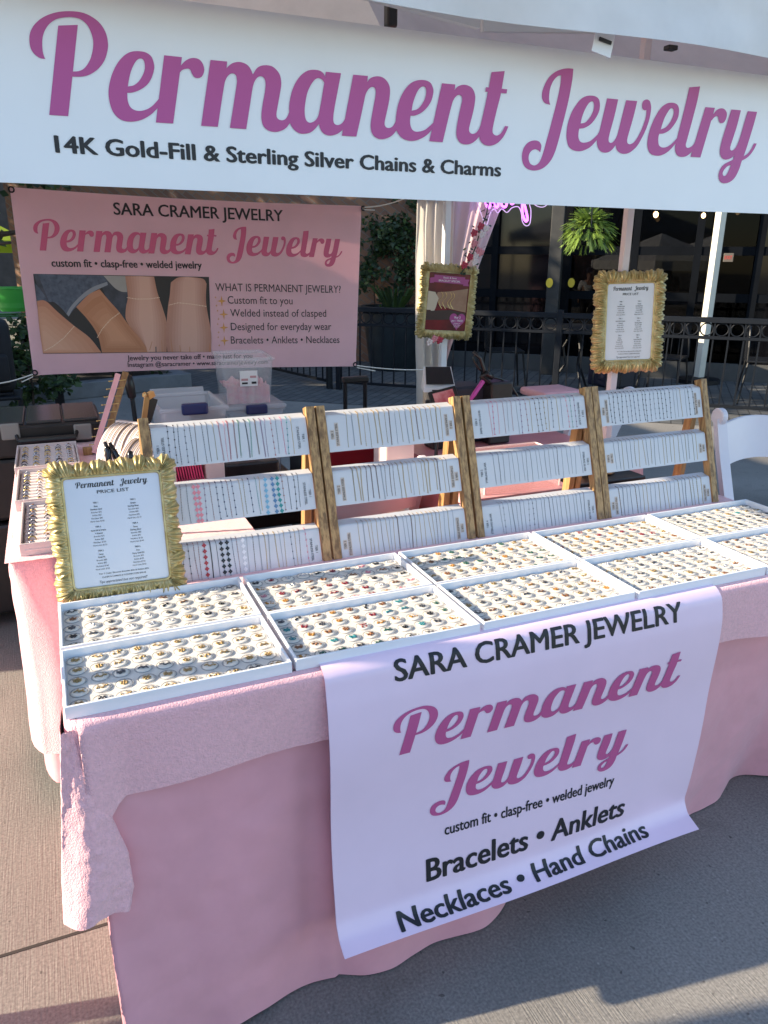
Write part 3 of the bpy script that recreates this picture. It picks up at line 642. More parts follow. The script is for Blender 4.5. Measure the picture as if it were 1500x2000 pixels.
def charm_mesh(ci, vi):
    if (ci, vi) in charm_v: return charm_v[(ci, vi)]
    rnd = random.Random(ci*17+vi); mb = MB()
    for s in (-1, 1): mb.tube([(s*.0032+.0011*math.cos(k), .0052+.0011*math.sin(k), .0068) for k in (0, 1.05, 2.1, 3.14, 4.2, 5.24)], .0004, 4, True)
    if vi == 0:
        for k in range(7): a = k*6.283/6; r_ = 0 if k == 6 else .0036; mb.ico((r_*math.cos(a), r_*math.sin(a), .0068), .0021, 1, (1, 1, .7))
    elif vi == 1:
        for s in (-1, 1): mb.ico((s*.0032, .0012, .0068), .0036, 1, (.9, .7, .45)); mb.ico((s*.0026, -.0024, .0068), .0026, 1, (.9, .8, .45))
        mb.ico((0, 0, .0072), .0018, 1, (.5, 2.2, .6))
    elif vi == 2:
        mb.tube([(.0042*math.cos(k*.628), .0030*math.sin(k*.628), .0066) for k in range(10)], .0010, 5, True); mb.ico((0, 0, .0068), .0022, 1)
    elif vi == 3:
        for k in range(8): mb.ico((-.0062+k*.0018, .0018*math.sin(k*1.3), .0067), .0013+.0006*rnd.random(), 1)
    elif vi == 4:
        mb.tube([(-.0065, -.002, .0066), (-.003, .002, .0072), (0, -.001, .0074), (.003, .002, .0072), (.0065, -.002, .0066)], [.0008, .0016, .0022, .0016, .0008], 6)
    else:
        for k in range(6): mb.ico((rnd.uniform(-.006, .006), rnd.uniform(-.004, .004), .0066), rnd.uniform(.0012, .0026), 1, (1, 1, .8))
    mb.v = [Vector((p.x*1.4, p.y*1.35, .0024+(p.z-.0052)*.7)) for p in mb.v]; charm_v[(ci, vi)] = mesh('charm', mb, CK[ci][1], smooth='all'); return charm_v[(ci, vi)]
VN = ['flower', 'butterfly', 'ring', 'bead row', 'bow', 'cluster']
trays = []
FD_ = ['leftmost front tray', 'second front tray', 'third front tray', 'fourth front tray', 'rightmost front tray']
BD_ = ['back tray beside gold frame', 'second back tray', 'third back tray', 'fourth back tray', 'rightmost back tray']
PALW = {('F', 0): [0]*9+[2], ('F', 1): [4, 5, 3, 6, 2, 7, 9, 3, 2, 6], ('F', 2): [0, 0, 3, 1, 6, 3, 0, 2], ('F', 3): [1, 0, 1, 3, 2], ('F', 4): [1, 0, 3], ('B', 0): [2, 1, 9, 3, 1, 0], ('B', 1): [3, 1, 8, 6, 5, 9, 1], ('B', 2): [3, 6, 0, 4, 1, 2], ('B', 3): [0, 6, 3, 5, 0], ('B', 4): [9, 1, 7, 2, 0]}
specs = []
for rk, yc, zz in (('F', PD/2, .7475), ('B', PD*1.5, .7475)):
    for k in range(5):
        cxk = PX*(k+.5); lab = ('long white tray of charms, ' if 1 else '')+(FD_ if rk == 'F' else BD_)[k]+' on the pink table'
        dy = (.0, .0, .001, -.001, 0)[k]; zoff = 0
        t, M = make_tray(cxk-.001*(k == 0), yc+dy+(-.003 if rk == 'F' else 0)*(k == 0), zz+zoff, R((.4, -.3, .2, 0, -.2)[k])*(1 if rk == 'F' else -.6), .3755, .2035, .0228, lab, 'white charm trays on the front table')
        for r_ in range(5):
            for c in range(10):
                x = -.1640+.0364*c+random.uniform(-.0018, .0018); y = .077-.0382*r_+random.uniform(-.0018, .0018)
                P = M @ Vector((x, y, .0078)); specs.append((rk, k, r_, c, P))
def pix(P): d = P-CP; wv = d.dot(fw); return 750+FPX*d.dot(rt)/wv, 1000-FPX*d.dot(up)/wv, wv
vis = [s for s in specs if pix(s[4])[0] < 1512]; vis.sort(key=lambda s: pix(s[4])[2])
stuff = MB(); stuff_m = [m_puck, m_rim]+[c[1] for c in CK]
HUE = ['pale gold', 'silver', 'dark silver', 'copper', 'green', 'red', 'amber', 'teal', 'pink', 'black']
for n_, (rk, k, r_, c, P) in enumerate(vis):
    rnd = random.Random(n_*7+3); ci = rnd.choice(PALW[(rk, k)]); vi = rnd.randrange(6); rot = rnd.uniform(-.5, .5)
    if n_ < 298:
        M = Matrix.Translation(P) @ Matrix.Rotation(rot, 4, 'Z')
        lab = '%s %s charm, %s from left in %s row, %s' % (CK[ci][0], VN[vi], ORDN[c], ('back', 'second', 'middle', 'fourth', 'front')[r_], (FD_ if rk == 'F' else BD_)[k])
        o = bpy.data.objects.new('charm_case', puckA); COL.objects.link(o); o.matrix_world = M; link(o, lab, 'charm', 'charms in round clear cases on the white trays')
        a_ = bpy.data.objects.new('rim', rimA); COL.objects.link(a_); a_.parent = o
        b_ = bpy.data.objects.new('charm', charm_mesh(ci, vi)); COL.objects.link(b_); b_.parent = o
    else:
        M = Matrix.Translation(P) @ Matrix.Rotation(rot, 4, 'Z')
        for me, mi in ((puckA, 0), (rimA, 1), (charm_mesh(ci, vi), 2+ci)):
            stuff.cur = mi; stuff.add([M @ v.co for v in me.vertices], [tuple(p.vertices) for p in me.polygons])
obj('charm_cases', stuff, stuff_m, None, 'further charms in round clear cases on the trays farthest from the corner', 'charms', None, 'stuff', smooth='all')

# ------------------------------------------------------------------ bracelet racks
A0 = Vector((0, .485, .745)); AV = Vector((0, .115, .355)).normalized(); AN = Vector((0, -AV.z, AV.y))   # along the upright; outward toward the front
def rp(x, t, o): p = A0+AV*t+AN*o; return Vector((x, p.y, p.z))
RACK = [(.222, .611), (.637, 1.013), (1.041, 1.433), (1.457, 1.863)]
RN = ['leftmost rack', 'second rack', 'third rack', 'rightmost rack']
RL = ['olive wood bracelet rack standing behind the gold price frame', 'olive wood bracelet rack with plain gold and silver chains', 'olive wood bracelet rack with pink beaded chains on its upper card', 'olive wood bracelet rack with black dotted chains at the right end']
CTOP = [.342, .204, .070]; CH = [.080, .075, .080]
def card_profile(s, ct, ch, o=0.):
    """s: 0 at the back of the lip, 1 at the foot of the face, returns (t, out)"""
    lip = .022; r_ = .008; T0 = ct+.014; fc = T0-r_-ct+ch; L = lip+1.57*r_+fc; d = s*L
    if d < lip: f = 1-d/lip; return (T0+.011*f+o, -.020*f-.001)
    d -= lip
    if d < 1.57*r_: a = d/r_; return (T0-r_+(r_+o)*math.cos(a), (r_+o)*math.sin(a)-.001)
    d -= 1.57*r_; return (T0-r_-d, .007+o)
def cpt(x, s, ct, ch, o=0.): t, q_ = card_profile(s, ct, ch, o); return rp(x, t, q_)
PALC = dict(gold=mat('chain_gold', (.46, .30, .08), .35, metal=.35), silver=mat('chain_silver', (.32, .33, .36), .3, metal=.3), dark=mat('oxide', (.03, .028, .03), .4, metal=.3), brown=mat('bronze', (.16, .085, .04), .4, metal=.5), olive=mat('brass_olive', (.28, .20, .06), .4, metal=.35), rose=mat('rose_enamel', (.42, .16, .17), .3), pink=mat('pink_enamel', (.75, .25, .30), .3), red=mat('red_enamel', (.38, .02, .03), .3), rust=mat('rust_enamel', (.25, .06, .03), .3), green=mat('green_enamel', (.07, .20, .10), .3), mint=mat('mint_enamel', (.16, .36, .28), .3), mauve=mat('mauve_enamel', (.25, .13, .24), .3), hotpink=mat('hot_pink_enamel', (.70, .10, .22), .3), teal=mat('teal_enamel', (.03, .27, .27), .3), navy=mat('navy_enamel', (.015, .025, .09), .3), slate=mat('slate_enamel', (.12, .13, .16), .3), sky=mat('sky_enamel', (.18, .42, .58), .3), black=mat('black_enamel', (.008, .008, .010), .3), white=mat('pearl_enamel', (.80, .80, .82), .25), blue=mat('blue_enamel', (.10, .22, .40), .3))
CNAME = dict(hotpink='hot pink', sky='light blue', mint='mint green', olive='brassy', dark='dark')
KN = dict(plain='fine chain', bead='beaded chain', dot='dotted chain', link='cable link chain', clover='clover chain', thick='cord', tennis='sparkling stone chain', twist='twisted chain')
TOPA = 'dot:dark dot:black bead:dark dot:slate bead:dark plain:brown bead:black plain:dark plain:olive link:rose bead:pink link:red link:rust link:green link:dark link:mint link:brown link:mauve bead:mauve dot:rose bead:slate bead:hotpink dot:teal plain:gold'
MIDA = 'bead:slate bead:brown bead:slate clover:pink clover:pink dot:mauve bead:rust dot:navy dot:navy bead:rust dot:navy bead:gold bead:olive dot:navy bead:teal plain:gold clover:sky clover:blue clover:teal dot:rust bead:dark dot:black bead:dark'
BOTA = 'dot:black dot:dark bead:rust bead:rust clover:red thick:black plain:black clover:black clover:black bead:navy bead:rust clover:white plain:silver bead:brown link:silver twist:gold link:silver twist:gold plain:silver bead:gold dot:slate bead:gold bead:brown dot:pink'
def rnds(seed, cols, kinds, n): r_ = random.Random(seed); return ' '.join(r_.choice(kinds)+':'+r_.choice(cols) for _ in range(n))
CH_ = [[TOPA, MIDA, BOTA],
 [rnds(1, ['gold', 'olive', 'silver', 'gold', 'olive', 'brown'], ['link', 'plain', 'plain', 'bead', 'twist'], 19), rnds(2, ['olive', 'gold', 'gold', 'silver', 'brown'], ['link', 'link', 'twist', 'bead', 'plain'], 22), rnds(3, ['olive', 'silver', 'gold', 'brown', 'gold'], ['plain', 'plain', 'plain', 'bead', 'link'], 23)],
 ['bead:pink dot:hotpink bead:pink bead:rose bead:silver bead:rose plain:silver dot:mauve dot:rose bead:gold dot:brown dot:dark dot:olive bead:gold dot:slate plain:gold bead:silver dot:pink dot:mint dot:mauve', rnds(5, ['silver', 'silver', 'slate'], ['plain', 'plain', 'tennis', 'bead', 'twist'], 20), rnds(6, ['silver', 'silver', 'slate'], ['plain', 'tennis', 'twist', 'dot', 'bead'], 22)],
 ['dot:black dot:black dot:black dot:black dot:slate dot:slate dot:navy dot:slate dot:black dot:black dot:slate dot:silver dot:black dot:black dot:black dot:black bead:silver plain:silver bead:gold plain:silver dot:black dot:black', rnds(8, ['olive', 'slate', 'silver', 'gold'], ['plain', 'plain', 'plain', 'bead'], 22), rnds(9, ['olive', 'silver', 'slate', 'gold', 'brown'], ['plain', 'bead', 'tennis', 'twist'], 22)]]
TXT = [[('TIER 1', 'STAINLESS STEEL')]*3, [('TIER 2', 'STAINLESS STEEL')]*3, [('TIER 3', 'ENAMEL GOLD FILL & SILVER'), ('TIER 2', 'STERLING SILVER'), ('TIER 4', 'STERLING SILVER')], [('TIER 6', 'GOLD FILL & ENAMEL'), ('TIER 5', '14K FILL'), ('TIER 6', '14K GOLD FILL')]]
m_tan = mat('tan_sticker', (.56, .47, .40), .6)
ROWN = ['upper', 'middle', 'lower']
for ri, (xa, xb) in enumerate(RACK):
    K = thing('bracelet_rack', ((xa+xb)/2, .6, .745), RL[ri], 'rack', 'wooden bracelet racks along the table')
    for x, nm in ((xa, 'l'), (xb, 'r')):
        u_ = MB(); pts = [rp(x-.0105, 0, -.016), rp(x+.0105, 0, -.016), rp(x+.0105, 0, .012), rp(x-.0105, 0, .012)]; T2 = [rp(x-.0105, .377, -.016), rp(x+.0105, .377, -.016), rp(x+.0105, .377, .012), rp(x-.0105, .377, .012)]
        for P in pts: P.z = max(.7485, P.z)
        u_.add(pts+T2, [(0, 3, 2, 1), (4, 5, 6, 7), (0, 1, 5, 4), (1, 2, 6, 5), (2, 3, 7, 6), (3, 0, 4, 7)])
        obj('upright', u_, m_wood, K)
        s_ = MB(); a = rp(x, .355, -.018); b = Vector((x-.003, a.y+.030, .749)); s_.bar(a, b, .018, .030, (0, 1, 0)); obj('strut', s_, m_wood2, K)
    for ct in CTOP:
        r_ = MB(); r_.tube([rp(xa+.011, ct+.004, -.012), rp(xb-.011, ct+.004, -.012)], .005, 8); obj('rail', r_, m_wood2, K)
    for ci in range(3):
        ct, ch = CTOP[ci], CH[ci]; x0, x1 = xa+.013, xb-.013
        cd = MB()
        def cf(u, v, x0=x0, x1=x1, ct=ct, ch=ch): return cpt(x0+(x1-x0)*u, v, ct, ch)
        cd.grid(cf, 2, 40)
        def cb(u, v, x0=x0, x1=x1, ct=ct, ch=ch): return cpt(x1-(x1-x0)*u, v, ct, ch, -.003)
        cd.grid(cb, 2, 40); N1 = 41*3
        for jv in range(40):     # side edges
            for a_ in (0, 2):
                b_ = N1+(2-a_); f = (jv*3+a_, (jv+1)*3+a_, N1+(jv+1)*3+(2-a_), N1+jv*3+(2-a_)); cd.f.append(f if a_ else f[::-1]); cd.mi.append(0)
        cd.f.append((40*3, 40*3+2, N1+40*3, N1+40*3+2)[::-1]); cd.mi.append(0)
        cardo = obj('display_card', cd, m_card, None, 'white curved display card on the %s level of the %s' % (ROWN[ci], RN[ri]), 'display card', 'white bracelet cards', smooth=True)
        # tier labels, turned on their side at both ends
        lt = MB(); sks = []
        fl_ = ch-.012; tA, tB = TXT[ri][ci]; lcap = .0056
        def put(sx, line, dist, sgn, bold=.008, L=None):
            vf = text2d(line, 0, L, 0, lcap, bold); wd = max(p[0] for p in vf[0])
            lim = fl_*.92
            if wd > lim: vf = ([(p[0]*lim/wd,)+tuple(p[1:]) for p in vf[0]], vf[1]); wd = lim
            tm = ct-.004-fl_/2
            flat(lt, vf, (lambda x, y: rp(sx+dist-y, tm+x-wd/2, .0080)) if sgn > 0 else (lambda x, y: rp(sx+dist+y, tm+wd/2-x, .0080)))
            if ri in (1, 3): sks.append([rp(sx+dist+a_, tm+b_, .0076) for a_, b_ in ((-.0075, -wd/2-.002), (.0025, -wd/2-.002), (.0025, wd/2+.002), (-.0075, wd/2+.002))] if sgn > 0 else [rp(sx+dist+a_, tm+b_, .0076) for a_, b_ in ((-.0025, -wd/2-.002), (.0075, -wd/2-.002), (.0075, wd/2+.002), (-.0025, wd/2+.002))])
        put(x0, tA, .014, 1); put(x0, tB, .026, 1); put(x1, tA, -.014, -1); put(x1, tB, -.026, -1)
        obj('lettering', lt, m_black, cardo)
        for q4 in sks: obj('sticker', MB().poly(q4), m_tan, cardo)
        # the bracelets
        toks = CH_[ri][ci].split(); n = len(toks); xs0, xs1 = x0+(.052 if ri in (1, 2) else .036), x1-.036; rnd = random.Random(ri*10+ci)
        for k, tk in enumerate(toks):
            kind, cn = tk.split(':'); x = xs0+(xs1-xs0)*k/(n-1)+rnd.uniform(-.0015, .0015); mm = PALC[cn]; mb = MB()
            s0 = .12; ln_ = rnd.uniform(.90, .975) if kind != 'clover' else .955; tail = rnd.uniform(.99, 1.04); sl = rnd.uniform(-.004, .005); sw = rnd.uniform(-.0012, .0012)
            S = lambda s, o: cpt(x+sl*s+sw*math.sin(s*5+k), s, ct, ch, o)
            NS = 26; pts = [S(s0+(ln_-s0)*i/NS, .0004) for i in range(NS+1)]
            sec = None
            if kind in ('plain', 'thick'): mb.tube(pts, .00052 if kind == 'plain' else .0012, 5)
            elif kind == 'twist':
                mb.tube([p+Vector((.0010*math.sin(i*2.1), 0, 0)) for i, p in enumerate(pts)], .0004, 4); mb.tube([p+Vector((-.0010*math.sin(i*2.1), 0, 0)) for i, p in enumerate(pts)], .0004, 4)
            elif kind == 'link':
                for sg in (-1, 1):
                    pp = [S(s0+(ln_-s0)*i/44, .0005)+Vector((sg*.0011*abs(math.sin(i*math.pi/2.6)), 0, 0)) for i in range(45)]; mb.tube(pp, .00045, 4)
            else:
                mb.tube(pts, .00036, 4)
            if kind in ('bead', 'dot', 'tennis'):
                step = dict(bead=.0052, dot=.0125, tennis=.0030)[kind]; rr = dict(bead=.0009, dot=.0018, tennis=.0010)[kind]; Lc = .022+.0126+ch+.006; nb = int(Lc*(ln_-.2)/step)
                tgt = mb
                for b_ in range(nb): p = S(.20+(ln_-.20)*b_/max(1, nb-1), .0010); mb.ico(p, rr*(1 if kind != 'bead' else rnd.choice((.7, 1, 1))), 1, (1, .8, 1.25 if kind == 'bead' else 1))
            if kind == 'clover':
                for b_ in range(7):
                    p = S(.28+(ln_-.28)*b_/6, .0014); hw = .0047
                    for ddx, dt in ((0, 1), (0, -1), (1, 0), (-1, 0)):
                        c_ = p+Vector((ddx*hw*.55, 0, 0))+AV*dt*hw*.62; ring = [c_+(Vector((1, 0, 0))*math.cos(a_*1.0472)+AV*math.sin(a_*1.0472))*hw*.52+AN*.0002*(1+ddx+2*dt) for a_ in range(6)]; mb.poly(ring)
            e = S(ln_, .0006)
            if rnd.random() < .2: mb.tube([e+Vector((.0013*math.cos(a_), -.0004, -.002-.0018*math.sin(a_)-.001)) for a_ in (0, 1.05, 2.1, 3.14, 4.2, 5.24)], .0004, 4, True)
            lab = '%s %s, %s from left on the %s card of the %s' % (CNAME.get(cn, cn), KN[kind], ORDN[k], ROWN[ci], RN[ri])
            obj('bracelet', mb, mm, None, lab, 'bracelet', 'bracelets hung on the white cards', smooth='all')

# ------------------------------------------------------------------ ornate gold frames
def carved(mb, iw, ih, bx, seed):
    """continuous carved acanthus border round the rectangle iw x ih: fanned shells with ridges and a scalloped rim"""
    rnd = random.Random(seed); hw, hh = iw/2, ih/2; segs = []
    sides = [((-hw, hh), (hw, hh), (0, 1)), ((hw, hh), (hw, -hh), (1, 0)), ((hw, -hh), (-hw, -hh), (0, -1)), ((-hw, -hh), (-hw, hh), (-1, 0))]
    ring = []                                    # inner point, direction, fan coordinate, size, slant
    for k, (p, q_, d) in enumerate(sides):
        L = math.hypot(q_[0]-p[0], q_[1]-p[1]); n = max(3, round(L/.029)); w_ = [rnd.uniform(.75, 1.3) for _ in range(n)]; tot = sum(w_); acc = 0
        for i in range(n):
            a0, a1 = acc/tot, (acc+w_[i])/tot; acc += w_[i]; amp = rnd.uniform(.88, 1.08); sl = rnd.uniform(-.5, .5)
            for j in range(34):
                f = j/34; t = a0+(a1-a0)*f; ring.append((Vector((p[0]+(q_[0]-p[0])*t, 0, p[1]+(q_[1]-p[1])*t)), Vector((d[0], 0, d[1])), 2*f-1, amp, sl))
        d2 = sides[(k+1) % 4][2]
        for i in range(2):
            amp = 1.10 if i == 0 else 1.12
            for j in range(34):
                f = j/34; t = (i+f)/2*math.pi/2; dd = Vector((d[0]*math.cos(t)+d2[0]*math.sin(t), 0, d[1]*math.cos(t)+d2[1]*math.sin(t))); ring.append((Vector((q_[0], 0, q_[1])), dd, 2*f-1, amp, .25*(1-2*i)))
    NVV = 12; vs = []; W_ = len(ring)
    for j in range(NVV+1):
        v = j/NVV
        for (p, d, c, amp, sl) in ring:
            t = Vector((d.z, 0, -d.x)); fan = (c-sl*v*.8)/(.42+.72*v); ridge = math.cos(2*math.pi*1.25*fan)+.22*math.cos(2*math.pi*3.1*fan+1); ext = bx*amp*(.84+.19*max(0, math.cos(c*math.pi/2))**.6+.035*ridge)
            h = .004+.0105*math.sin(min(1, v*1.05+.03)*math.pi*.93)**.7*(1-.55*abs(c)**3)+.0030*ridge*min(1, v*3)*(1-.3*v)-(.007*v**4)
            q_ = p+d*(ext*v)+t*(sl*bx*.35*v*v); q_.y = -.006-h if j < NVV else .003; vs.append(q_)
    mb.add(vs, [(j*W_+i, (j+1)*W_+i, (j+1)*W_+(i+1) % W_, j*W_+(i+1) % W_) for j in range(NVV) for i in range(W_)])
def make_frame(M, ow, oh, iw, ih, label, group, tilt_label=None, seed=1, parts=None, mats_sheet=m_white):
    loc = M.to_translation(); F = thing('picture_frame', loc, label, 'picture frame', group)
    rnd = random.Random(seed); b = MB(); bd_ = MB(); n = Vector((0, -1, 0)); bx, bz = (ow-iw)/2, (oh-ih)/2
    # moulded bed, in a darker gold painted as shade between the carved leaves
    for (x0, x1, z0, z1) in ((-iw/2-bx*.7, iw/2+bx*.7, ih/2, ih/2+bz*.7), (-iw/2-bx*.7, iw/2+bx*.7, -ih/2-bz*.7, -ih/2), (-iw/2-bx*.7, -iw/2, -ih/2, ih/2), (iw/2, iw/2+bx*.7, -ih/2, ih/2)):
        bd_.rbox(x0, x1, -.008, .006, z0, z1, .003)
    carved(b, iw+.002, ih+.002, (bx+bz)/2, seed)
    obj('carved_border', b.xf(M), m_gold, F, smooth='all'); obj('frame_bed', bd_.xf(M), mat('recess_shade_gold', (.16, .115, .035), .5, metal=.4), F)
    e = MB(); hw, hh = iw/2, ih/2; rr = .010
    loop = []
    for cx_, cz_, a0 in ((hw-rr, hh-rr, 0), (-hw+rr, hh-rr, 90), (-hw+rr, -hh+rr, 180), (hw-rr, -hh+rr, 270)):
        for k in range(5): t = R(a0+k*22.5); loop.append(Vector((cx_+rr*math.cos(t), -.010, cz_+rr*math.sin(t))))
    e.tube(loop, .0032, 8, True); obj('inner_bead', e.xf(M), m_gold, F, smooth='all')
    sh = MB(); sh.rbox(-hw-.001, hw+.001, -.0085, .004, -hh-.001, hh+.001, .002); so = obj('sheet', sh.xf(M), mats_sheet, F)
    bk_ = MB(); bk_.box(-.03, .03, .006, .010, -hh, hh*.5); obj('easel_back', bk_.xf(M), m_blackp, F)
    return F, so
def price_list(M, iw, ih, so):
    k = iw/.19; hk = ih/.215
    mb = MB(); fn = lambda x, y: M @ Vector((x, -.0091, y))
    L = []
    def tx_(s, xc, z, cap, bold=.0, wd=None): L.append(text2d(s, xc if wd is None else xc-wd/2, None if wd is None else xc+wd/2, z, cap, bold, 'c'))
    tx_('PRICE LIST', 0, .0735*hk, .0062*hk, .01, .062*k)
    T_ = [('TIER 1', 'Base', 'Stainless Steel', 'Bracelet $45', 'Anklet $55', 'Necklace $85', 'Hand chain $105'), ('TIER 2', 'Simple', 'Sterling Silver', 'Bracelet $65', 'Anklet $80', 'Necklace $95', 'Hand chain $110'), ('TIER 3', 'Gold Fill & Simple', '+ Enamel', 'Bracelet $75', 'Anklet $85', 'Necklace $100', 'Hand chain $120'), ('TIER 4', 'Fancy', 'Sterling Silver', 'Bracelet $80', 'Anklet $95', 'Necklace $120', 'Hand chain $140'), ('TIER 5', 'Fancy', 'Gold Fill', 'Bracelet $85', 'Anklet $95', 'Necklace $140', 'Hand chain $150'), ('TIER 6', 'Fine', 'Fancy Gold Fill', 'Bracelet $95', 'Anklet $105', 'Necklace $150', 'Hand chain $165')]
    for i, rows in enumerate(T_):
        xc = (-.036 if i % 2 == 0 else .036)*k; zt = (.055-.0465*(i//2))*hk
        for r_, s in enumerate(rows): tx_(s, xc, zt-(.0058*r_+(.001 if r_ else 0))*hk, .0029*hk, .012 if r_ < 3 else 0)
    tx_('Tier 7 Cubic Zirconia Bracelet $45 & Anklet $75', .004*k, -.083*hk, .0026*hk, .008, .098*k)
    tx_('CLASPS & CHARMS & CONNECTORS $10-40', .004*k, -.090*hk, .0026*hk, .008, .086*k)
    L.append(text2d('Tips appreciated but not required!', -.045*k, .049*k, -.100*hk, .0050*hk, .0, None, .35))
    flat(mb, merge(L), fn)
    script_word('Permanent', -.070*k, .004*k, .0865*hk, .080*hk, lambda x, y, o: M @ Vector((x, -.0090-o*.3, y)), mb, .0001)
    script_word('Jewelry', .014*k, .069*k, .0865*hk, .080*hk, lambda x, y, o: M @ Vector((x, -.0090-o*.3, y)), mb, .0001)
    obj('lettering', mb, m_black, so)
m_sheet = mat('glossy_paper', (.62, .65, .73), .12, var=.02, vs=4, coat=.3)
lean = R(-13)
def fm(c, yaw, tilt, roll=0): return Matrix.Translation(c) @ Matrix.Rotation(yaw, 4, 'Z') @ Matrix.Rotation(tilt, 4, 'X') @ Matrix.Rotation(roll, 4, 'Y')
Mf = fm(Vector((.136, .462, .898)), R(-3), lean, R(0)); F1, so = make_frame(Mf, .262, .300, .196, .235, 'ornate gold frame with a price list standing on the table corner', 'ornate gold picture frames', seed=1, mats_sheet=m_sheet); price_list(Mf, .196, .235, so)
PPX = gy(1222, 627, .90); Mp = fm(Vector((PPX.x-.018, PPX.y-.035, PPX.z)), R(-22), R(-4), R(-2)); F2, so = make_frame(Mp, .228, .325, .156, .245, 'ornate gold frame with a price list tied high on the slim pole', 'ornate gold picture frames', seed=2, mats_sheet=m_sheet); price_list(Mp, .156, .245, so)
PC = gy(873, 590, 3.07); Mc = fm(Vector((PC.x, PC.y, PC.z)), R(-6), R(2), R(3.5)); F3, so = make_frame(Mc, .37, .44, .27, .34, 'ornate gold frame with a red bracelet poster hanging on the tent pole', 'ornate gold picture frames', seed=3, mats_sheet=mat('poster_red', (.17, .008, .014), .2, col2=(.06, .004, .008), vs=7))
pb = MB(); pmats = [mat('poster_pink', (.36, .05, .22), .3), mat('poster_skin', (.27, .14, .085), .35, col2=(.36, .21, .13), vs=12), mat('poster_cream', (.55, .47, .36), .35), mat('poster_dark', (.035, .012, .012), .35), m_white, m_gold2]
pf = lambda x, z, o=0: Mc @ Vector((x, -.0092-o, z))
def pp(k, pts, o): pb.cur = k; pb.add([pf(x, z, o) for x, z in pts], tessellate_polygon([[Vector((x, z, 0)) for x, z in pts]]))
pp(1, [(-.07, .055), (.0, .062), (.125, .085), (.125, -.055), (.03, -.04), (-.05, -.02), (-.075, .02)], .0002)
pp(2, [(-.13, .06), (-.085, .055), (-.06, .02), (-.075, -.04), (-.09, -.075), (-.105, -.05), (-.13, -.05)], .0003)
pp(3, [(-.13, -.05), (-.10, -.055), (-.05, -.05), (.03, -.045), (.125, -.06), (.125, -.09), (-.02, -.105), (-.13, -.11)], .0004)
pp(0, [(-.125, .105), (-.10, .108), (-.10, .14), (-.125, .135)], .0004); pp(0, [(.09, .10), (.128, .10), (.12, .118), (.128, .138), (.09, .138)], .0004); pp(0, [(-.10, .112), (.098, .108), (.098, .150), (-.10, .154)], .0006)
hrt = [(.075+.052*16*math.sin(t)**3/16, -.105+.0035*(13*math.cos(t)-5*math.cos(2*t)-2*math.cos(3*t)-math.cos(4*t))) for t in [k*2*math.pi/40 for k in range(40)]]; pp(0, hrt, .0006)
for xx in (-.045, -.02, .012, .03):
    pb.cur = 5; pb.tube([pf(xx+.012*math.sin(k*.9), .058-.012*k, .0008) for k in range(9)], .0013, 4)
pb.cur = 4
for s, xc, z, cap, wd in (('Stack & Save', 0, .136, .0095, .085), ('BRACELET SPECIAL', 0, .118, .010, .14), ('Buy 2', .075, -.092, .012, .040), ('get 1 FREE!', .075, -.112, .012, .075), ('of equal or', .075, -.124, .006, .045), ('lesser value', .075, -.134, .006, .045), ('per person', .075, -.144, .006, .035)):
    flat(pb, text2d(s, xc-wd/2, xc+wd/2, z, cap, .01), lambda x, y: pf(x, y, .0010))
obj('poster_print', pb, pmats, so)
fp_ = MB(); zz = PPX.z; base = Vector((gy(1230, 405, .90).x, .90, 0)); fp_.rbox(base.x-.0135, base.x+.0135, .89, .912, 0, 2.3, .003); SP = thing('slim_pole', base, 'slim pinkish white pole carrying the gold price frame behind the racks', 'pole')
obj('pole', fp_, mat('blush_paint', (.68, .60, .62), .45, var=.05, vs=6, stretch=(1, 1, .3)), SP)
fp_ = MB(); fp_.box(base.x-.016, base.x+.016, .885, .915, PPX.z-.01, PPX.z+.01); obj('strap', fp_, m_white, SP)

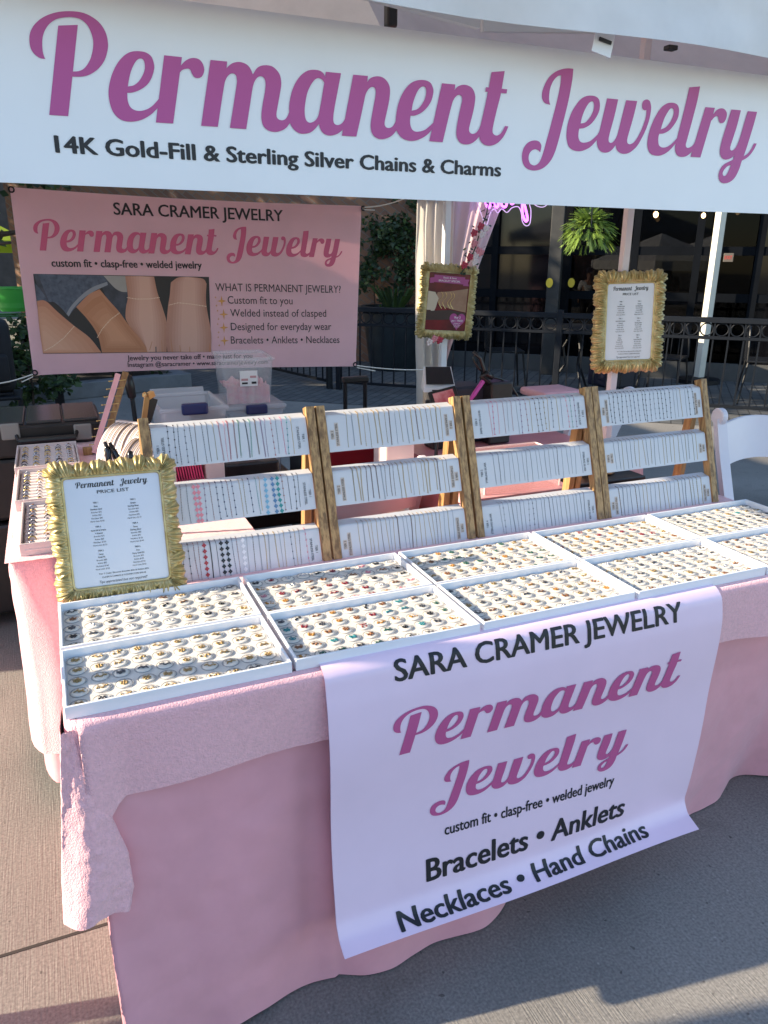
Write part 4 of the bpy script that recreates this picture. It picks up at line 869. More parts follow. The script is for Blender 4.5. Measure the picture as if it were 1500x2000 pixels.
# ------------------------------------------------------------------ side table with ring trays
ST = thing('side_table', (.19, 1.4, 0), 'folding table along the left of the stall under ring trays', 'table')
t_ = MB(); t_.rbox(-.085, .47, .775, 2.02, .70, .733, .008); obj('tabletop', t_, m_chairw, ST)
for x in (0, .40):
    for y in (.9, 1.9): t_ = MB(); t_.tube([(x, y, 0), (x, y, .7)], .014, 8); obj('leg', t_, m_dark, ST)
def skirt2(x0, x1, y0, y1, zt, zb, mb, amp, sd, flare=.02, nv=26, rcn=.0):
    per = [Vector((x1, y1, 0)), Vector((x0, y1, 0)), Vector((x0, y0, 0)), Vector((x1, y0, 0)), Vector((x1, y1, 0))]
    ctr = Vector(((x0+x1)/2, (y0+y1)/2, 0)); seg = 40; ring = []
    for i in range(4):
        a, b_ = per[i], per[i+1]
        for k in range(seg):
            p = a.lerp(b_, k/seg); nn = Vector(((b_-a).y, -(b_-a).x, 0)).normalized()
            if nn.dot(p-ctr) < 0: nn = -nn
            e = min(k, seg-k)/seg; ring.append((p, nn, math.exp(-e*9)))
    W = len(ring); vs = []
    for j_ in range(nv+1):
        v = j_/nv; rc = .004+rcn*min(1, v*1.6)**.6
        for i, (p0_, nn, cn) in enumerate(ring):
            k0 = Vector((min(max(p0_.x, x0+rc), x1-rc), min(max(p0_.y, y0+rc), y1-rc), 0)); dd = p0_-k0
            p = p0_
            if dd.x and dd.y and dd.length > 1e-6: nn = dd.normalized(); p = k0+nn*rc
            q_ = p+nn*(amp*v*(math.sin(i*.37+sd)+.5*math.sin(i*.83+sd*2+v*2))+flare*v*(1+1.3*cn)-.006*(1-min(1, v*20))+.003*noise.noise(Vector((i*.2, v*6, sd))))
            q_.z = zt-(.003 if j_ else 0)-(zt-zb)*v+(.0 if j_ < nv else .006*math.sin(i*.3)); vs.append(q_)
    mb.add(vs, [(j_*W+i, j_*W+(i+1) % W, (j_+1)*W+(i+1) % W, (j_+1)*W+i) for j_ in range(nv) for i in range(W)])
s2 = MB(); skirt2(-.098, .485, .765, 2.03, .740, .09, s2, .006, 1.3, .010, 26, .13); obj('satin_cloth', s2, m_satin, None, 'smooth pink satin cloth showing below the fleece on the left side table', 'tablecloth', 'pink tablecloths', smooth='all')
s2 = MB(); skirt2(-.108, .495, .757, 2.04, .7475, .20, s2, .007, 2.1, .016, 26, .13)
s2.grid(lambda u, v: Vector((-.113+.613*u, .752+1.293*v, .7475+.0012*fz(u*.6, v*1.3, 5, 60))), 60, 110); obj('fleece_cover', s2, m_fleece, None, 'fluffy pale pink fleece covering the left side table beneath the ring trays', 'tablecloth', 'pink tablecloths', smooth='all')
m_blush = mat('blush_tray', (.70, .60, .58), .4, var=.02, vs=5); ring_mm = [mesh('ring', MB().tube([(.0092*math.cos(a*math.pi/7), 0, .0092*math.sin(a*math.pi/7)) for a in range(14)], [.0012+.0009*(a in (2, 3, 4, 5)) for a in range(14)], 6, True), m_, smooth='all') for m_ in (CK[1][1], m_gold2, CK[2][1])]
crown = [mesh('stone', MB().ico((0, 0, .0112), .0026, 1, (1.4, 1, .8)), CK[k][1], smooth='all') for k in (1, 9, 3, 1, 2)]
RT = [('nearest blush tray of rings on the side table', -.078+.1025, .785+.185), ('middle blush tray of rings on the side table', -.098+.1025, 1.172+.185), ('farthest blush tray of rings by the black tool chest', -.110+.1025, 1.56+.18)]
for ti, (lab, cx_, cy_) in enumerate(RT):
    t, M = make_tray(cx_, cy_, .7475, R(90), .37 if ti < 2 else .34, .205, .032, lab, 'blush ring trays on the side table', m_blush)
    fo = MB(); ll = (.37 if ti < 2 else .34)
    for k in range(11): y = -ll/2+.012+(ll-.024)*k/10; fo.rbox(y-(ll/2-.012)/11*.85, y+(ll/2-.012)/11*.85, -.094, .094, .009, .020, .004, M, 1)
    obj('foam_roll', fo, mat('blush_foam', (.74, .64, .62), .9), t); n_rows = 10
    for r_ in range(n_rows):
        for c in range(5):
            rnd = random.Random(ti*100+r_*5+c); y = -ll/2+.012+(ll-.024)*(r_+.5)/10
            P = M @ Vector((y, -.074+.037*c, .0175)); px_, py_, wv = pix(P)
            if px_ < 5: continue
            mi = rnd.choice((0, 0, 1, 1, 2)); si = rnd.randrange(5); col_ = ('silver', 'gold', 'dark silver')[mi]; o = bpy.data.objects.new('finger_ring', ring_mm[mi]); COL.objects.link(o); o.matrix_world = Matrix.Translation(P) @ Matrix.Rotation(rnd.uniform(-.15, .15), 4, 'Z') @ Matrix.Rotation(rnd.uniform(-.2, .2), 4, 'X') @ Matrix.Scale(rnd.uniform(.92, 1.12), 4)
            link(o, '%s ring, %s of the row, %s row back in the %s' % (col_, ORDN[4-c], ORDN[9-r_ if False else r_], ('nearest ring tray', 'middle ring tray', 'farthest ring tray')[ti]), 'ring', 'finger rings in the blush trays')
            a_ = bpy.data.objects.new('stone', crown[si]); COL.objects.link(a_); a_.parent = o

# ------------------------------------------------------------------ things on and behind the side table
# leaning pink ladder stand
LS = thing('earring_stand', (.15, 1.78, .7475), 'leaning pink strip stand edged with gold beads on the side table', 'jewellery stand')
a, b = Vector((.150, 1.80, .752)), Vector((.268, 1.86, 1.030)); s_ = MB(); s_.bar(a, b, .052, .018, (1, 0, 0)); obj('panel', s_, m_pinkp, LS)
s_ = MB(); s_.bar(a+Vector((.028, -.006, -.004)), b+Vector((.028, -.006, .008)), .010, .022, (1, 0, 0)); obj('wood_edge', s_, m_wood2, LS)
s_ = MB()
for k in range(9): p = a.lerp(b, .12+.1*k); s_.tube([p+Vector((-.024, -.010, 0)), p+Vector((.034, -.012, .002))], .0020, 6); s_.ico(p+Vector((-.025, -.012, 0)), .0035, 1)
obj('peg', s_, m_gold2, LS, smooth='all')
s_ = MB(); p = gz(172, 888, .7475); s_.rbox(p.x-.016, p.x+.016, p.y-.012, p.y+.012, .7475, .776, .002); obj('wood_block', s_, m_wood2, None, 'small wooden block beside the leaning pink stand', 'block')
# two curved bracelet ramps
def ramp(c, yaw, wd, rad, label):
    M = Matrix.Translation(c) @ Matrix.Rotation(yaw, 4, 'Z'); t = thing('bracelet_ramp', c, label, 'bracelet display', 'curved bracelet ramps on the side table')
    b = MB(); n = 18
    prof = [(rad*(1-math.cos(k/n*math.pi/2)), rad*1.25*math.sin(k/n*math.pi/2)) for k in range(n+1)]
    for k in range(n):
        (y0, z0), (y1, z1_) = prof[k], prof[k+1]; b.add([M @ Vector((x, y, z)) for x, y, z in ((-wd/2, y0, z0), (wd/2, y0, z0), (wd/2, y1, z1_), (-wd/2, y1, z1_))], [(0, 1, 2, 3)])
    for sx in (-1, 1): b.add([M @ Vector((sx*wd/2, y, z)) for y, z in prof]+[M @ Vector((sx*wd/2, rad, 0))], [tuple(range(n+2))])
    obj('ramp_body', b, m_blush, t, smooth=True)
    e = MB(); e.box(-wd/2-.004, wd/2+.004, rad-.004, rad+.012, rad*1.25-.006, rad*1.25+.006, M); e.box(-wd/2-.004, wd/2+.004, rad, rad+.012, 0, rad*1.25, M); obj('back_panel', e, m_blush, t)
    b2 = MB(); rnd = random.Random(int(wd*1000))
    for k in range(9):
        x = -wd/2+wd*(k+.7)/9.5; b2.tube([M @ Vector((x, y-.002, z+.002)) for y, z in prof[2:]], rnd.choice((.0012, .0026, .0016)), 5)
        if k % 3 == 1:
            for i in range(2, n, 1): b2.ico(M @ Vector((x, prof[i][0]-.003, prof[i][1]+.002)), .0022, 1)
    obj('bracelet_row', b2, mat('ramp_gold', (.38, .24, .12), .35, metal=.3, col2=(.22, .20, .20), vs=14), t, smooth='all')
ramp(gz(226, 932, .7475), R(-46), .165, .125, 'larger curved white ramp holding bracelets, beside the leaning pink stand')
ramp(gz(262, 962, .7475), R(-42), .135, .115, 'smaller curved white ramp holding bracelets, just behind the gold frame')
# black pliers standing in a cup
PLR = thing('pliers', (.205, .98, .7475), 'black handled pliers standing upright behind the gold price frame', 'pliers')
for k, (pa, pb) in enumerate((((205, 862), (222, 925)), ((214, 864), (242, 925)))):
    s_ = MB(); A = gy(*pa, .98); B = gy(*pb, .96); s_.tube([A, A.lerp(B, .3), A.lerp(B, .7)+Vector((.004*(k*2-1), 0, 0)), B, B.lerp(A, -.5)], [.004, .0085, .009, .008, .006], 8); obj('handle', s_, mat('gloss_black', (.008, .008, .010), .12, spec=.7), PLR, smooth='all')
s_ = MB(); A = gy(214, 866, .965); B = gy(234, 940, .955); s_.tube([A, B], .0018, 5); s_.lathe([(.03, 0), (.034, .005), (.036, .07), (.033, .07), (.031, .01), (0, .01)], (.222, .97, .7475), 16); obj('cup', s_, m_blackp, PLR)
s_ = MB(); A = gy(254, 882, 1.0); B = gy(258, 920, 1.0); s_.tube([A+Vector((0, 0, .002)), A, A.lerp(B, .5), B, B+(B-A)*1.6], [.003, .007, .009, .008, .006], 8); o = obj('cutter', s_, mat('gloss_black', 0), None, 'single black tool handle poking up beside the pliers', 'tool', smooth='all')
# black rod with grip
RD = thing('selfie_stick', gy(262, 815, 2.3), 'thin black upright rod with a thick grip behind the bracelet ramps', 'rod')
A = gy(249, 732, 2.0); B = gy(258, 775, 2.0); C_ = gy(266, 835, 1.98); s_ = MB(); s_.tube([B, C_, C_+Vector((.03, 0, -.12)), C_+Vector((.06, .01, -.9))], .009, 8); obj('rod', s_, m_dark, RD)
s_ = MB(); s_.tube([A, A.lerp(B, .1), A.lerp(B, .5), B, B.lerp(C_, .06)], [.008, .017, .019, .017, .010], 10); obj('grip', s_, m_blackp, RD, smooth='all')
# gold hand mirror thing by the rack
HM = thing('brass_clip', gy(288, 812, .82), 'brass and black clip standing beside the left end of the racks', 'clip')
s_ = MB(); A = gy(280, 830, .80); B = gy(287, 775, .80); s_.bar(A, B, .012, .010); s_.bar(B, B+Vector((.016, .01, .006)), .014, .014); s_.ico(B+Vector((-.004, 0, .005)), .008, 1); s_.ico(B+Vector((-.004, 0, -.012)), .006, 1); obj('clip_arm', s_, mat('brass', (.42, .26, .12), .3, metal=.8), HM)
s_ = MB(); A = gy(287, 822, .82); B = gy(300, 778, .82); s_.bar(A, B, .010, .02); s_.bar(A+Vector((0, 0, -.06)), A, .012, .02); s_.bar(A+Vector((0, 0, -.06)), Vector((A.x, A.y, .0))+Vector((0, 0, .0)), .010, .010); obj('clip_back', s_, m_blackp, HM)

# rolling black tool chest with a clear organiser on top
CHS = thing('tool_chest', (-.13, 2.2, 0), 'tall black rolling tool chest with clear latches behind the ring trays', 'tool chest')
s_ = MB(); s_.rbox(-.50, .19, 2.03, 2.42, .06, .44, .015); s_.rbox(-.49, .185, 2.04, 2.41, .45, .70, .015); obj('chest_body', s_, m_blackp, CHS)
s_ = MB(); s_.rbox(-.49, .20, 2.02, 2.42, .705, .83, .012)
obj('organiser_case', s_, m_blackp, CHS)
s_ = MB()
for k in range(5): s_.rbox(-.48+.135*k, -.352+.135*k, 2.035, 2.40, .829, .842, .005)
obj('clear_lid', s_, mat('smoky_clear', (.045, .045, .048), .22), CHS)
for px0 in (20, 162):
    A = gy(px0, 842, 2.015); s_ = MB(); s_.rbox(A.x-.033, A.x+.033, A.y-.012, A.y+.004, A.z-.033, A.z+.030, .006); obj('latch', s_, mat('clear_latch', (.26, .25, .23), .2), CHS)
s_ = MB(); A = gy(92, 850, 2.0); s_.tube([A+Vector((-.11, .02, .01)), A+Vector((-.10, -.012, -.012)), A+Vector((.10, -.012, -.012)), A+Vector((.11, .02, .01))], .012, 8); obj('handle', s_, m_blackp, CHS)
for x in (-.42, .11): s_ = MB(); s_.lathe([(.055, -.02), (.06, -.012), (.06, .012), (.055, .02)], (0, 0, 0), 18, M=Matrix.Translation((x, 2.1, .06)) @ Matrix.Rotation(R(90), 4, 'Y')); obj('wheel', s_, m_dark, CHS)

# clear storage bins
def bin_(name, c, w_, d_, h_, label, lid, col, yaw=0, fill=None, handle=True):
    M = Matrix.Translation(c) @ Matrix.Rotation(yaw, 4, 'Z'); t = thing(name, c, label, 'storage bin', 'clear plastic storage bins behind the racks')
    b = MB(); bm = bmesh.new(); bmesh.ops.create_cube(bm, size=1)
    for v in bm.verts: k = 1+.12*(v.co.z-.5)*1; v.co = Vector((v.co.x*w_*k, v.co.y*d_*k, (v.co.z+.5)*h_))
    bmesh.ops.bevel(bm, geom=[e for e in bm.edges if abs((e.verts[0].co-e.verts[1].co).z) > h_*.5], offset=.02, segments=3, affect='EDGES', profile=.5)
    tp = [f for f in bm.faces if f.calc_center_median().z > h_*.99]; bmesh.ops.delete(bm, geom=tp, context='FACES_ONLY'); b.bm(bm, M); obj('tub', b, col, t, smooth=True)
    r_ = MB(); r_.tube([M @ Vector((sx*w_/2, sy*d_/2, h_)) for sx, sy in ((-1, -1), (1, -1), (1, 1), (-1, 1))], .009, 6, True); obj('rim', r_, col, t)
    if lid:
        l_ = MB(); l_.rbox(-w_/2-.012, w_/2+.012, -d_/2-.012, d_/2+.012, h_, h_+.022, .008, M); obj('lid', l_, m_clear2, t)
    if handle:
        l_ = MB(); l_.rbox(-.05, .05, -d_/2-.026, -d_/2+.004, h_-.018, h_+.026, .008, M); obj('handle', l_, mat('navy_handle', (.02, .03, .12), .35), t)
    if fill:
        f_ = MB(); f_.grid(lambda u, v: M @ Vector(((u-.5)*w_*.84, (v-.5)*d_*.84, h_*.42*(.85+.35*noise.noise(Vector((u*5, v*5, 1)))+.25*noise.noise(Vector((u*14, v*14, 4)))))), 24, 18)
        f_.grid(lambda u, v: M @ Vector(((u-.5)*w_*.84, -d_*.42+.004*math.sin(u*30), v*h_*.40)), 20, 4); obj('contents', f_, fill, t)
    return t, M
t, M = bin_('storage_bin', Vector((.885, 2.45, .455)), .265, .36, .325, 'lidded clear bin with a navy handle under the stacked bin', True, m_clear2, 0)
t, M = bin_('storage_bin', Vector((.872, 2.44, .803)), .235, .30, .205, 'tall clear bin of pink packaging stacked in front of the pink banner', False, m_clear, R(-4), mat('pink_packaging', (.70, .52, .52), .6, col2=(.75, .36, .42), vs=25), False)
l_ = MB(); l_.box(-.04, .04, -.157, -.1555, .085, .155, M); lo = obj('paper_label', l_, m_white, t)
l_ = MB(); l_.box(-.032, -.006, -.1585, -.157, .095, .103, M); l_.box(.012, .034, -.1585, -.157, .095, .105, M); obj('print', l_, m_black, lo); l_ = MB(); l_.box(-.034, -.004, -.1583, -.157, .110, .120, M); l_.box(.006, .034, -.1583, -.157, .122, .132, M); obj('picture', l_, mat('label_pink', (.55, .30, .32), .5), lo)
t, M = bin_('storage_bin', Vector((.53, 1.98, .56)), .25, .36, .33, 'open clear bin holding black cases, left of the stacked bins', False, m_clear2, 0, None, True)
l_ = MB(); l_.rbox(-.02, .09, -.12, .10, .12, .30, .01, M @ Matrix.Rotation(R(10), 4, 'Y')); obj('black_case', l_, m_blackp, t)
l_ = MB(); l_.rbox(-.10, -.05, -.13, .06, .1, .26, .01, M @ Matrix.Rotation(R(-12), 4, 'Y')); obj('black_case', l_, m_blackp, t)
l_ = MB(); l_.rbox(-.11, .12, .165, .175, .20, .415, .004, M @ Matrix.Rotation(R(-18), 4, 'X')); obj('lid', l_, m_clear2, t)
bs = MB(); bs.rbox(.34, 1.06, 1.82, 2.66, .36, .452, .01); obj('bin_trolley', bs, m_blackp, None, 'low black trolley the clear storage bins are stacked on', 'trolley')
bs = MB(); bs.rbox(.42, .68, 1.84, 2.14, .452, .559, .012); obj('crate', bs, m_clear2, None, 'pale plastic crate under the open clear bin', 'crate')
# suitcase pull handle with its case
SU = thing('suitcase', (1.27, 2.2, 0), 'black trolley suitcase with its pull handle raised, right of the bins', 'suitcase')
A = gy(674, 742, 2.2); B = gy(713, 742, 2.2); s_ = MB()
for p in (A, B): s_.tube([p, Vector((p.x, p.y, .55))], .010, 6)
obj('handle_tube', s_, m_dark, SU); s_ = MB(); s_.rbox(A.x-.016, B.x+.016, A.y-.018, A.y+.018, A.z-.016, A.z+.014, .008); obj('grip', s_, m_blackp, SU)
s_ = MB(); s_.rbox(1.06, 1.48, 2.12, 2.38, .04, .60, .03); obj('case_body', s_, m_blackp, SU)
for x in (1.12, 1.42): s_ = MB(); s_.lathe([(.03, -.012), (.035, 0), (.03, .012)], (0, 0, 0), 14, M=Matrix.Translation((x, 2.15, .035)) @ Matrix.Rotation(R(90), 4, 'Y')); obj('wheel', s_, m_dark, SU)
# black tray, pink card box on the side table
s_ = MB(); s_.rbox(.545, .74, 1.36, 1.66, .58, .775, .008); obj('black_box', s_, m_blackp, None, 'matt black box seen through the gap in the leftmost rack', 'box')
PB = thing('card_box', (.42, 1.36, .7475), 'blush card box packed with hot pink jewellery cards', 'card box')
s_ = MB(); s_.rbox(.472, .535, 1.30, 1.44, .7475, .835, .003); obj('carton', s_, m_blush, PB)
s_ = MB()
for k in range(13): x = .360+.0085*k; s_.box(x, x+.0045, 1.31, 1.42, .7475, .826+.006*math.sin(k*2.3), Matrix.Translation((x, 1.36, .75)) @ Matrix.Rotation(R(-8), 4, 'Y') @ Matrix.Translation((-x, -1.36, -.75)))
obj('pink_cards', s_, mat('hot_pink_card', (.72, .06, .18), .5, var=.3, vs=30), PB)

# ------------------------------------------------------------------ back work table and what stands on it
BT = thing('work_table', (1.65, 1.2, 0), 'low work table under a pink cloth behind the middle racks', 'table')
t_ = MB(); t_.rbox(1.30, 2.0, .98, 1.52, .70, .733, .008); obj('tabletop', t_, m_chairw, BT)
for x in (1.36, 1.94):
    for y in (1.04, 1.46): t_ = MB(); t_.tube([(x, y, 0), (x, y, .7)], .014, 8); obj('leg', t_, m_dark, BT)
s2 = MB(); skirt2(1.285, 2.015, .965, 1.535, .740, .03, s2, .016, .7, .012); s2.grid(lambda u, v: Vector((1.281+.738*u, .961+.578*v, .7405+.0012*fz(u*.7, v*.6, 5, 60))), 50, 40); obj('satin_cloth', s2, mat('glossy_pink_satin', (.72, .28, .30), .3, var=.06, vs=5), None, 'glossy pink satin cloth draped over the work table behind the racks', 'tablecloth', 'pink tablecloths', smooth='all')
# acrylic box
AB = thing('acrylic_box', (1.42, .9, .55), 'clear acrylic box with bright edges seen through the third rack', 'box')
s_ = MB(); s_.rbox(1.24, 1.52, .80, .95, .7485, .86, .003); obj('acrylic_shell', s_, mat('clear_acrylic', (.85, .55, .55), .08, alpha=.3), AB)
s_ = MB()
for p, q_ in (((1.24, .80, .86), (1.52, .80, .86)), ((1.52, .80, .86), (1.52, .95, .86)), ((1.52, .80, .75), (1.52, .80, .86)), ((1.24, .80, .75), (1.24, .80, .86)), ((1.24, .95, .86), (1.52, .95, .86))): s_.bar(p, q_, .004, .004)
obj('polished_edge', s_, mat('acrylic_edge', (.85, .72, .70), .2), AB)
sb = MB(); sb.rbox(1.20, 1.56, .775, .97, .70, .7480, .004); sb.rbox(1.22, 1.24, .79, .81, 0, .70, .002); sb.rbox(1.52, 1.54, .79, .81, 0, .70, .002); sb.rbox(1.22, 1.24, .94, .96, 0, .70, .002); sb.rbox(1.52, 1.54, .94, .96, 0, .70, .002); obj('stool', sb, m_pinkp, None, 'narrow pink stool under the clear acrylic box', 'stool')
# card reader on its stand
CRD = thing('card_terminal', gy(858, 760, 1.55), 'white card payment terminal on a beige stand', 'card terminal')
A = gy(838, 722, 1.56); B = gy(872, 726, 1.56); M = Matrix.Translation(gy(856, 745, 1.54)) @ Matrix.Rotation(R(-20), 4, 'Z')
s_ = MB(); w_ = .062; s_.add([M @ Vector(p) for p in ((-w_, -.05, -.035), (w_, -.05, -.035), (w_, -.05, -.018), (-w_, -.05, -.018), (-w_, .06, -.035), (w_, .06, -.035), (w_*.9, .045, .052), (-w_*.9, .045, .052))], [(0, 1, 2, 3), (3, 2, 6, 7), (1, 5, 6, 2), (0, 3, 7, 4), (4, 7, 6, 5), (0, 4, 5, 1)]); obj('housing', s_, m_white, CRD)
s_ = MB(); s_.add([M @ Vector(p) for p in ((-w_*.88, -.0495, -.006), (w_*.88, -.0495, -.006), (w_*.80, .0380, .0500), (-w_*.80, .0380, .0500))], [(0, 1, 2, 3)]); s_.xf(Matrix.Translation((0, -.003, .003))); obj('screen', s_, mat('screen_black', (.01, .01, .012), .08), CRD)
s_ = MB(); s_.box(-.03, .03, -.0515, -.0500, -.030, -.025, M); obj('card_slot', s_, m_black, CRD)
s_ = MB(); s_.rbox(-.055, .060, -.03, .06, -.42, -.036, .008, M); obj('stand_column', s_, mat('beige_laminate', (.55, .47, .36), .5), CRD); s_ = MB(); s_.rbox(-.07, .075, -.05, .08, -.795, -.42, .008, M); obj('stand_base', s_, mat('beige_laminate', 0), CRD)
# black tablet with reddish display
TBm = thing('tablet', gy(868, 775, 1.45), 'black framed tablet with a reddish display leaning by the card terminal', 'tablet')
M = Matrix.Translation(gy(868, 778, 1.42)) @ Matrix.Rotation(R(-28), 4, 'Z') @ Matrix.Rotation(R(-40), 4, 'X') @ Matrix.Rotation(R(-18), 4, 'Y'); s_ = MB(); s_.rbox(-.055, .055, -.006, .008, -.042, .042, .005, M); obj('bezel', s_, m_blackp, TBm)
s_ = MB(); s_.box(-.040, .040, -.0072, -.0060, -.028, .028, M); obj('display', s_, mat('reddish_display', (.45, .07, .09), .25, col2=(.70, .30, .30), vs=14), TBm)
s_ = MB(); p = gy(868, 800, 1.42); s_.rbox(p.x-.05, p.x+.05, p.y-.01, p.y+.07, .742, p.z+.03, .004); obj('support', s_, m_blackp, TBm)
# black pouch, welder box with cables, pink marker
s_ = MB(); A = gy(905, 765, 1.50); s_.rbox(A.x-.075, A.x+.085, A.y-.04, A.y+.10, .7425, A.z+.026, .01); obj('black_pouch', s_, mat('navy_pouch', (.02, .025, .04), .6), None, 'flat dark navy pouch lying behind the third rack', 'pouch')
WB = thing('welder_box', (1.9, 1.4, .742), 'small black welding unit trailing a loop of cable', 'welding unit'); A = gy(968, 760, 1.45); s_ = MB(); s_.rbox(A.x-.05, A.x+.05, A.y-.05, A.y+.05, .7425, A.z+.035, .008); obj('unit_body', s_, m_blackp, WB)
s_ = MB(); P_ = [gy(x, y, 1.43) for x, y in ((930, 690), (923, 700), (935, 720), (955, 735), (978, 740), (998, 752), (1010, 772), (1018, 800))]; s_.tube(P_, .0045, 6); P_ = [gy(x, y, 1.42) for x, y in ((925, 688), (938, 700), (945, 722), (948, 740), (952, 752))]; s_.tube(P_, .008, 6); s_.tube([gy(x, y, 1.41) for x, y in ((962, 738), (950, 728), (940, 735), (955, 748))], .010, 6); obj('cable', s_, m_blackp, WB, smooth='all')
s_ = MB(); A = gy(926, 770, 1.38); B = gy(943, 745, 1.40); s_.tube([A, B], .009, 8); s_.tube([A, A+(A-B)*.4, Vector((A.x-.02, A.y, .745))], [.009, .008, .004], 8); mk = obj('marker', s_, mat('magenta_plastic', (.48, .05, .30), .35), None, 'magenta pen propped against the black welding unit', 'pen')
# pink padded seat seen past the racks, white folding chairs, red wagon
def folding_chair(M, label):
    t = thing('folding_chair', M.to_translation(), label, 'chair', 'white resin folding chairs behind the stall'); 
    for sx in (-1, 1):
        l = MB(); P_ = [Vector((sx*.205, -.20, 0)), Vector((sx*.205, .12, .45)), Vector((sx*.205, .225, .74)), Vector((sx*.205, .26, .86))]
        for i in range(3): l.bar(M @ P_[i], M @ P_[i+1], .024, .045, M.to_3x3() @ Vector((1, 0, 0)))
        l.lathe([(.0, -.014), (.030, -.014), (.034, -.010), (.034, .010), (.030, .014), (0, .014)], (0, 0, 0), 18, M=M @ Matrix.Translation((sx*.205, .262, .868)) @ Matrix.Rotation(R(90), 4, 'Y'))
        obj('front_leg', l, m_chairw, t); l = MB(); l.bar(M @ Vector((sx*.175, .24, 0)), M @ Vector((sx*.175, -.10, .46)), .022, .04, M.to_3x3() @ Vector((1, 0, 0))); obj('rear_leg', l, m_chairw, t)
    b = MB()
    for o_ in (0, .012):
        b.grid(lambda u, v: M @ Vector((-.20+.40*u, .215+.035*v+o_-.05*math.sin(math.pi*u)*-1, .67+.165*v+.018*math.sin(math.pi*u))), 16, 6)
    obj('backrest', b, m_chairw, t, smooth=True)
    s__ = MB(); s__.rbox(-.19, .19, -.22, .16, .445, .475, .012, M); obj('seat', s__, m_chairw, t); return t
folding_chair(Matrix.Translation((2.61, .75, 0)) @ Matrix.Rotation(R(-4), 4, 'Z'), 'white resin folding chair at the right edge of the photo')
folding_chair(Matrix.Translation((2.16, 1.75, 0)) @ Matrix.Rotation(R(200), 4, 'Z'), 'white resin folding chair half hidden behind the rightmost rack')
folding_chair(Matrix.Translation((1.02, 1.42, 0)) @ Matrix.Rotation(R(190), 4, 'Z') @ Matrix.Scale(.86, 4), 'white folding chair glimpsed between the slats of the second rack')
CU = thing('cushion', gy(1078, 768, 1.9), 'pink padded headrest cushion showing above the third rack', 'cushion'); A = gy(1040, 768, 1.9); B = gy(1110, 764, 1.9); s_ = MB(); c = (A+B)/2
s_.rbox(A.x, B.x+.03, c.y-.10, c.y+.12, c.z-.022, c.z+.016, .017, None, 4); obj('pad', s_, m_pinkp, CU, smooth='all'); s_ = MB(); s_.tube([(c.x, c.y, 0), (c.x, c.y, c.z-.02)], .016, 8); s_.lathe([(.18, 0), (.18, .015), (.03, .03)], (c.x, c.y, 0), 20); obj('stem', s_, m_dark, CU)
RW = thing('red_wagon', (1.12, 1.95, 0), 'deep red cart body glimpsed under the upper card of the second rack', 'cart'); A = gy(640, 880, 1.85); B = gy(735, 872, 1.85); s_ = MB(); s_.rbox(A.x-.02, B.x, 1.80, 2.05, .28, A.z+.02, .02); obj('tub', s_, mat('red_plastic', (.28, .008, .018), .35), RW)
for x in (A.x+.05, B.x-.06):
    s_ = MB(); s_.lathe([(.10, -.02), (.12, -.012), (.12, .012), (.10, .02)], (0, 0, 0), 20, M=Matrix.Translation((x, 1.79, .12)) @ Matrix.Rotation(R(90), 4, 'X')); obj('wheel', s_, m_blackp, RW); s_ = MB(); s_.box(x-.015, x+.015, 1.80, 2.04, .11, .30); obj('axle_post', s_, m_dark, RW)
s_ = MB(); s_.tube([(1.36, 1.30, .02+.0), (1.30, 1.28, .5), (1.33, 1.30, .86), (1.42, 1.32, .95)], .007, 6); obj('cable', s_, m_blackp, None, 'black cable hanging down behind the second rack', 'cable', smooth='all')
s_ = MB(); s_.rbox(1.12, 1.235, 1.30, 1.42, .30, .90, .006); obj('paper_bag', s_, mat('blush_paper', (.74, .58, .56), .7), None, 'upright blush paper bag seen through the second rack', 'bag')
bk2 = MB()
for k in range(5): bk2.tube([(1.74+(.07-.008*k)*math.cos(a_*.5236), .90+(.05-.006*k)*math.sin(a_*.5236), .752+.012*k+.006*math.sin(a_)) for a_ in range(12)], .006, 6, True)
obj('wire_basket', bk2, mat('copper', 0), None, 'small copper wire basket behind the lower cards of the rightmost rack', 'basket', smooth='all')
b2s = MB(); b2s.rbox(1.60, 1.88, .80, .955, .70, .7440, .004); 
for x in (1.62, 1.86):
    for y in (.815, .94): b2s.box(x-.01, x+.01, y-.01, y+.01, 0, .70)
obj('stool', b2s, m_blackp, None, 'narrow black stool under the copper wire basket', 'stool')

def spline(P, n=5):
    P = [Vector(p) for p in P]; out = []
    for i in range(len(P)-1):
        p0, p1, p2, p3 = P[max(0, i-1)], P[i], P[i+1], P[min(len(P)-1, i+2)]
        for k in range(n): t = k/n; out.append(.5*(2*p1+(p2-p0)*t+(2*p0-5*p1+4*p2-p3)*t*t+(3*p1-p0-3*p2+p3)*t*t*t))
    return out+[P[-1]]
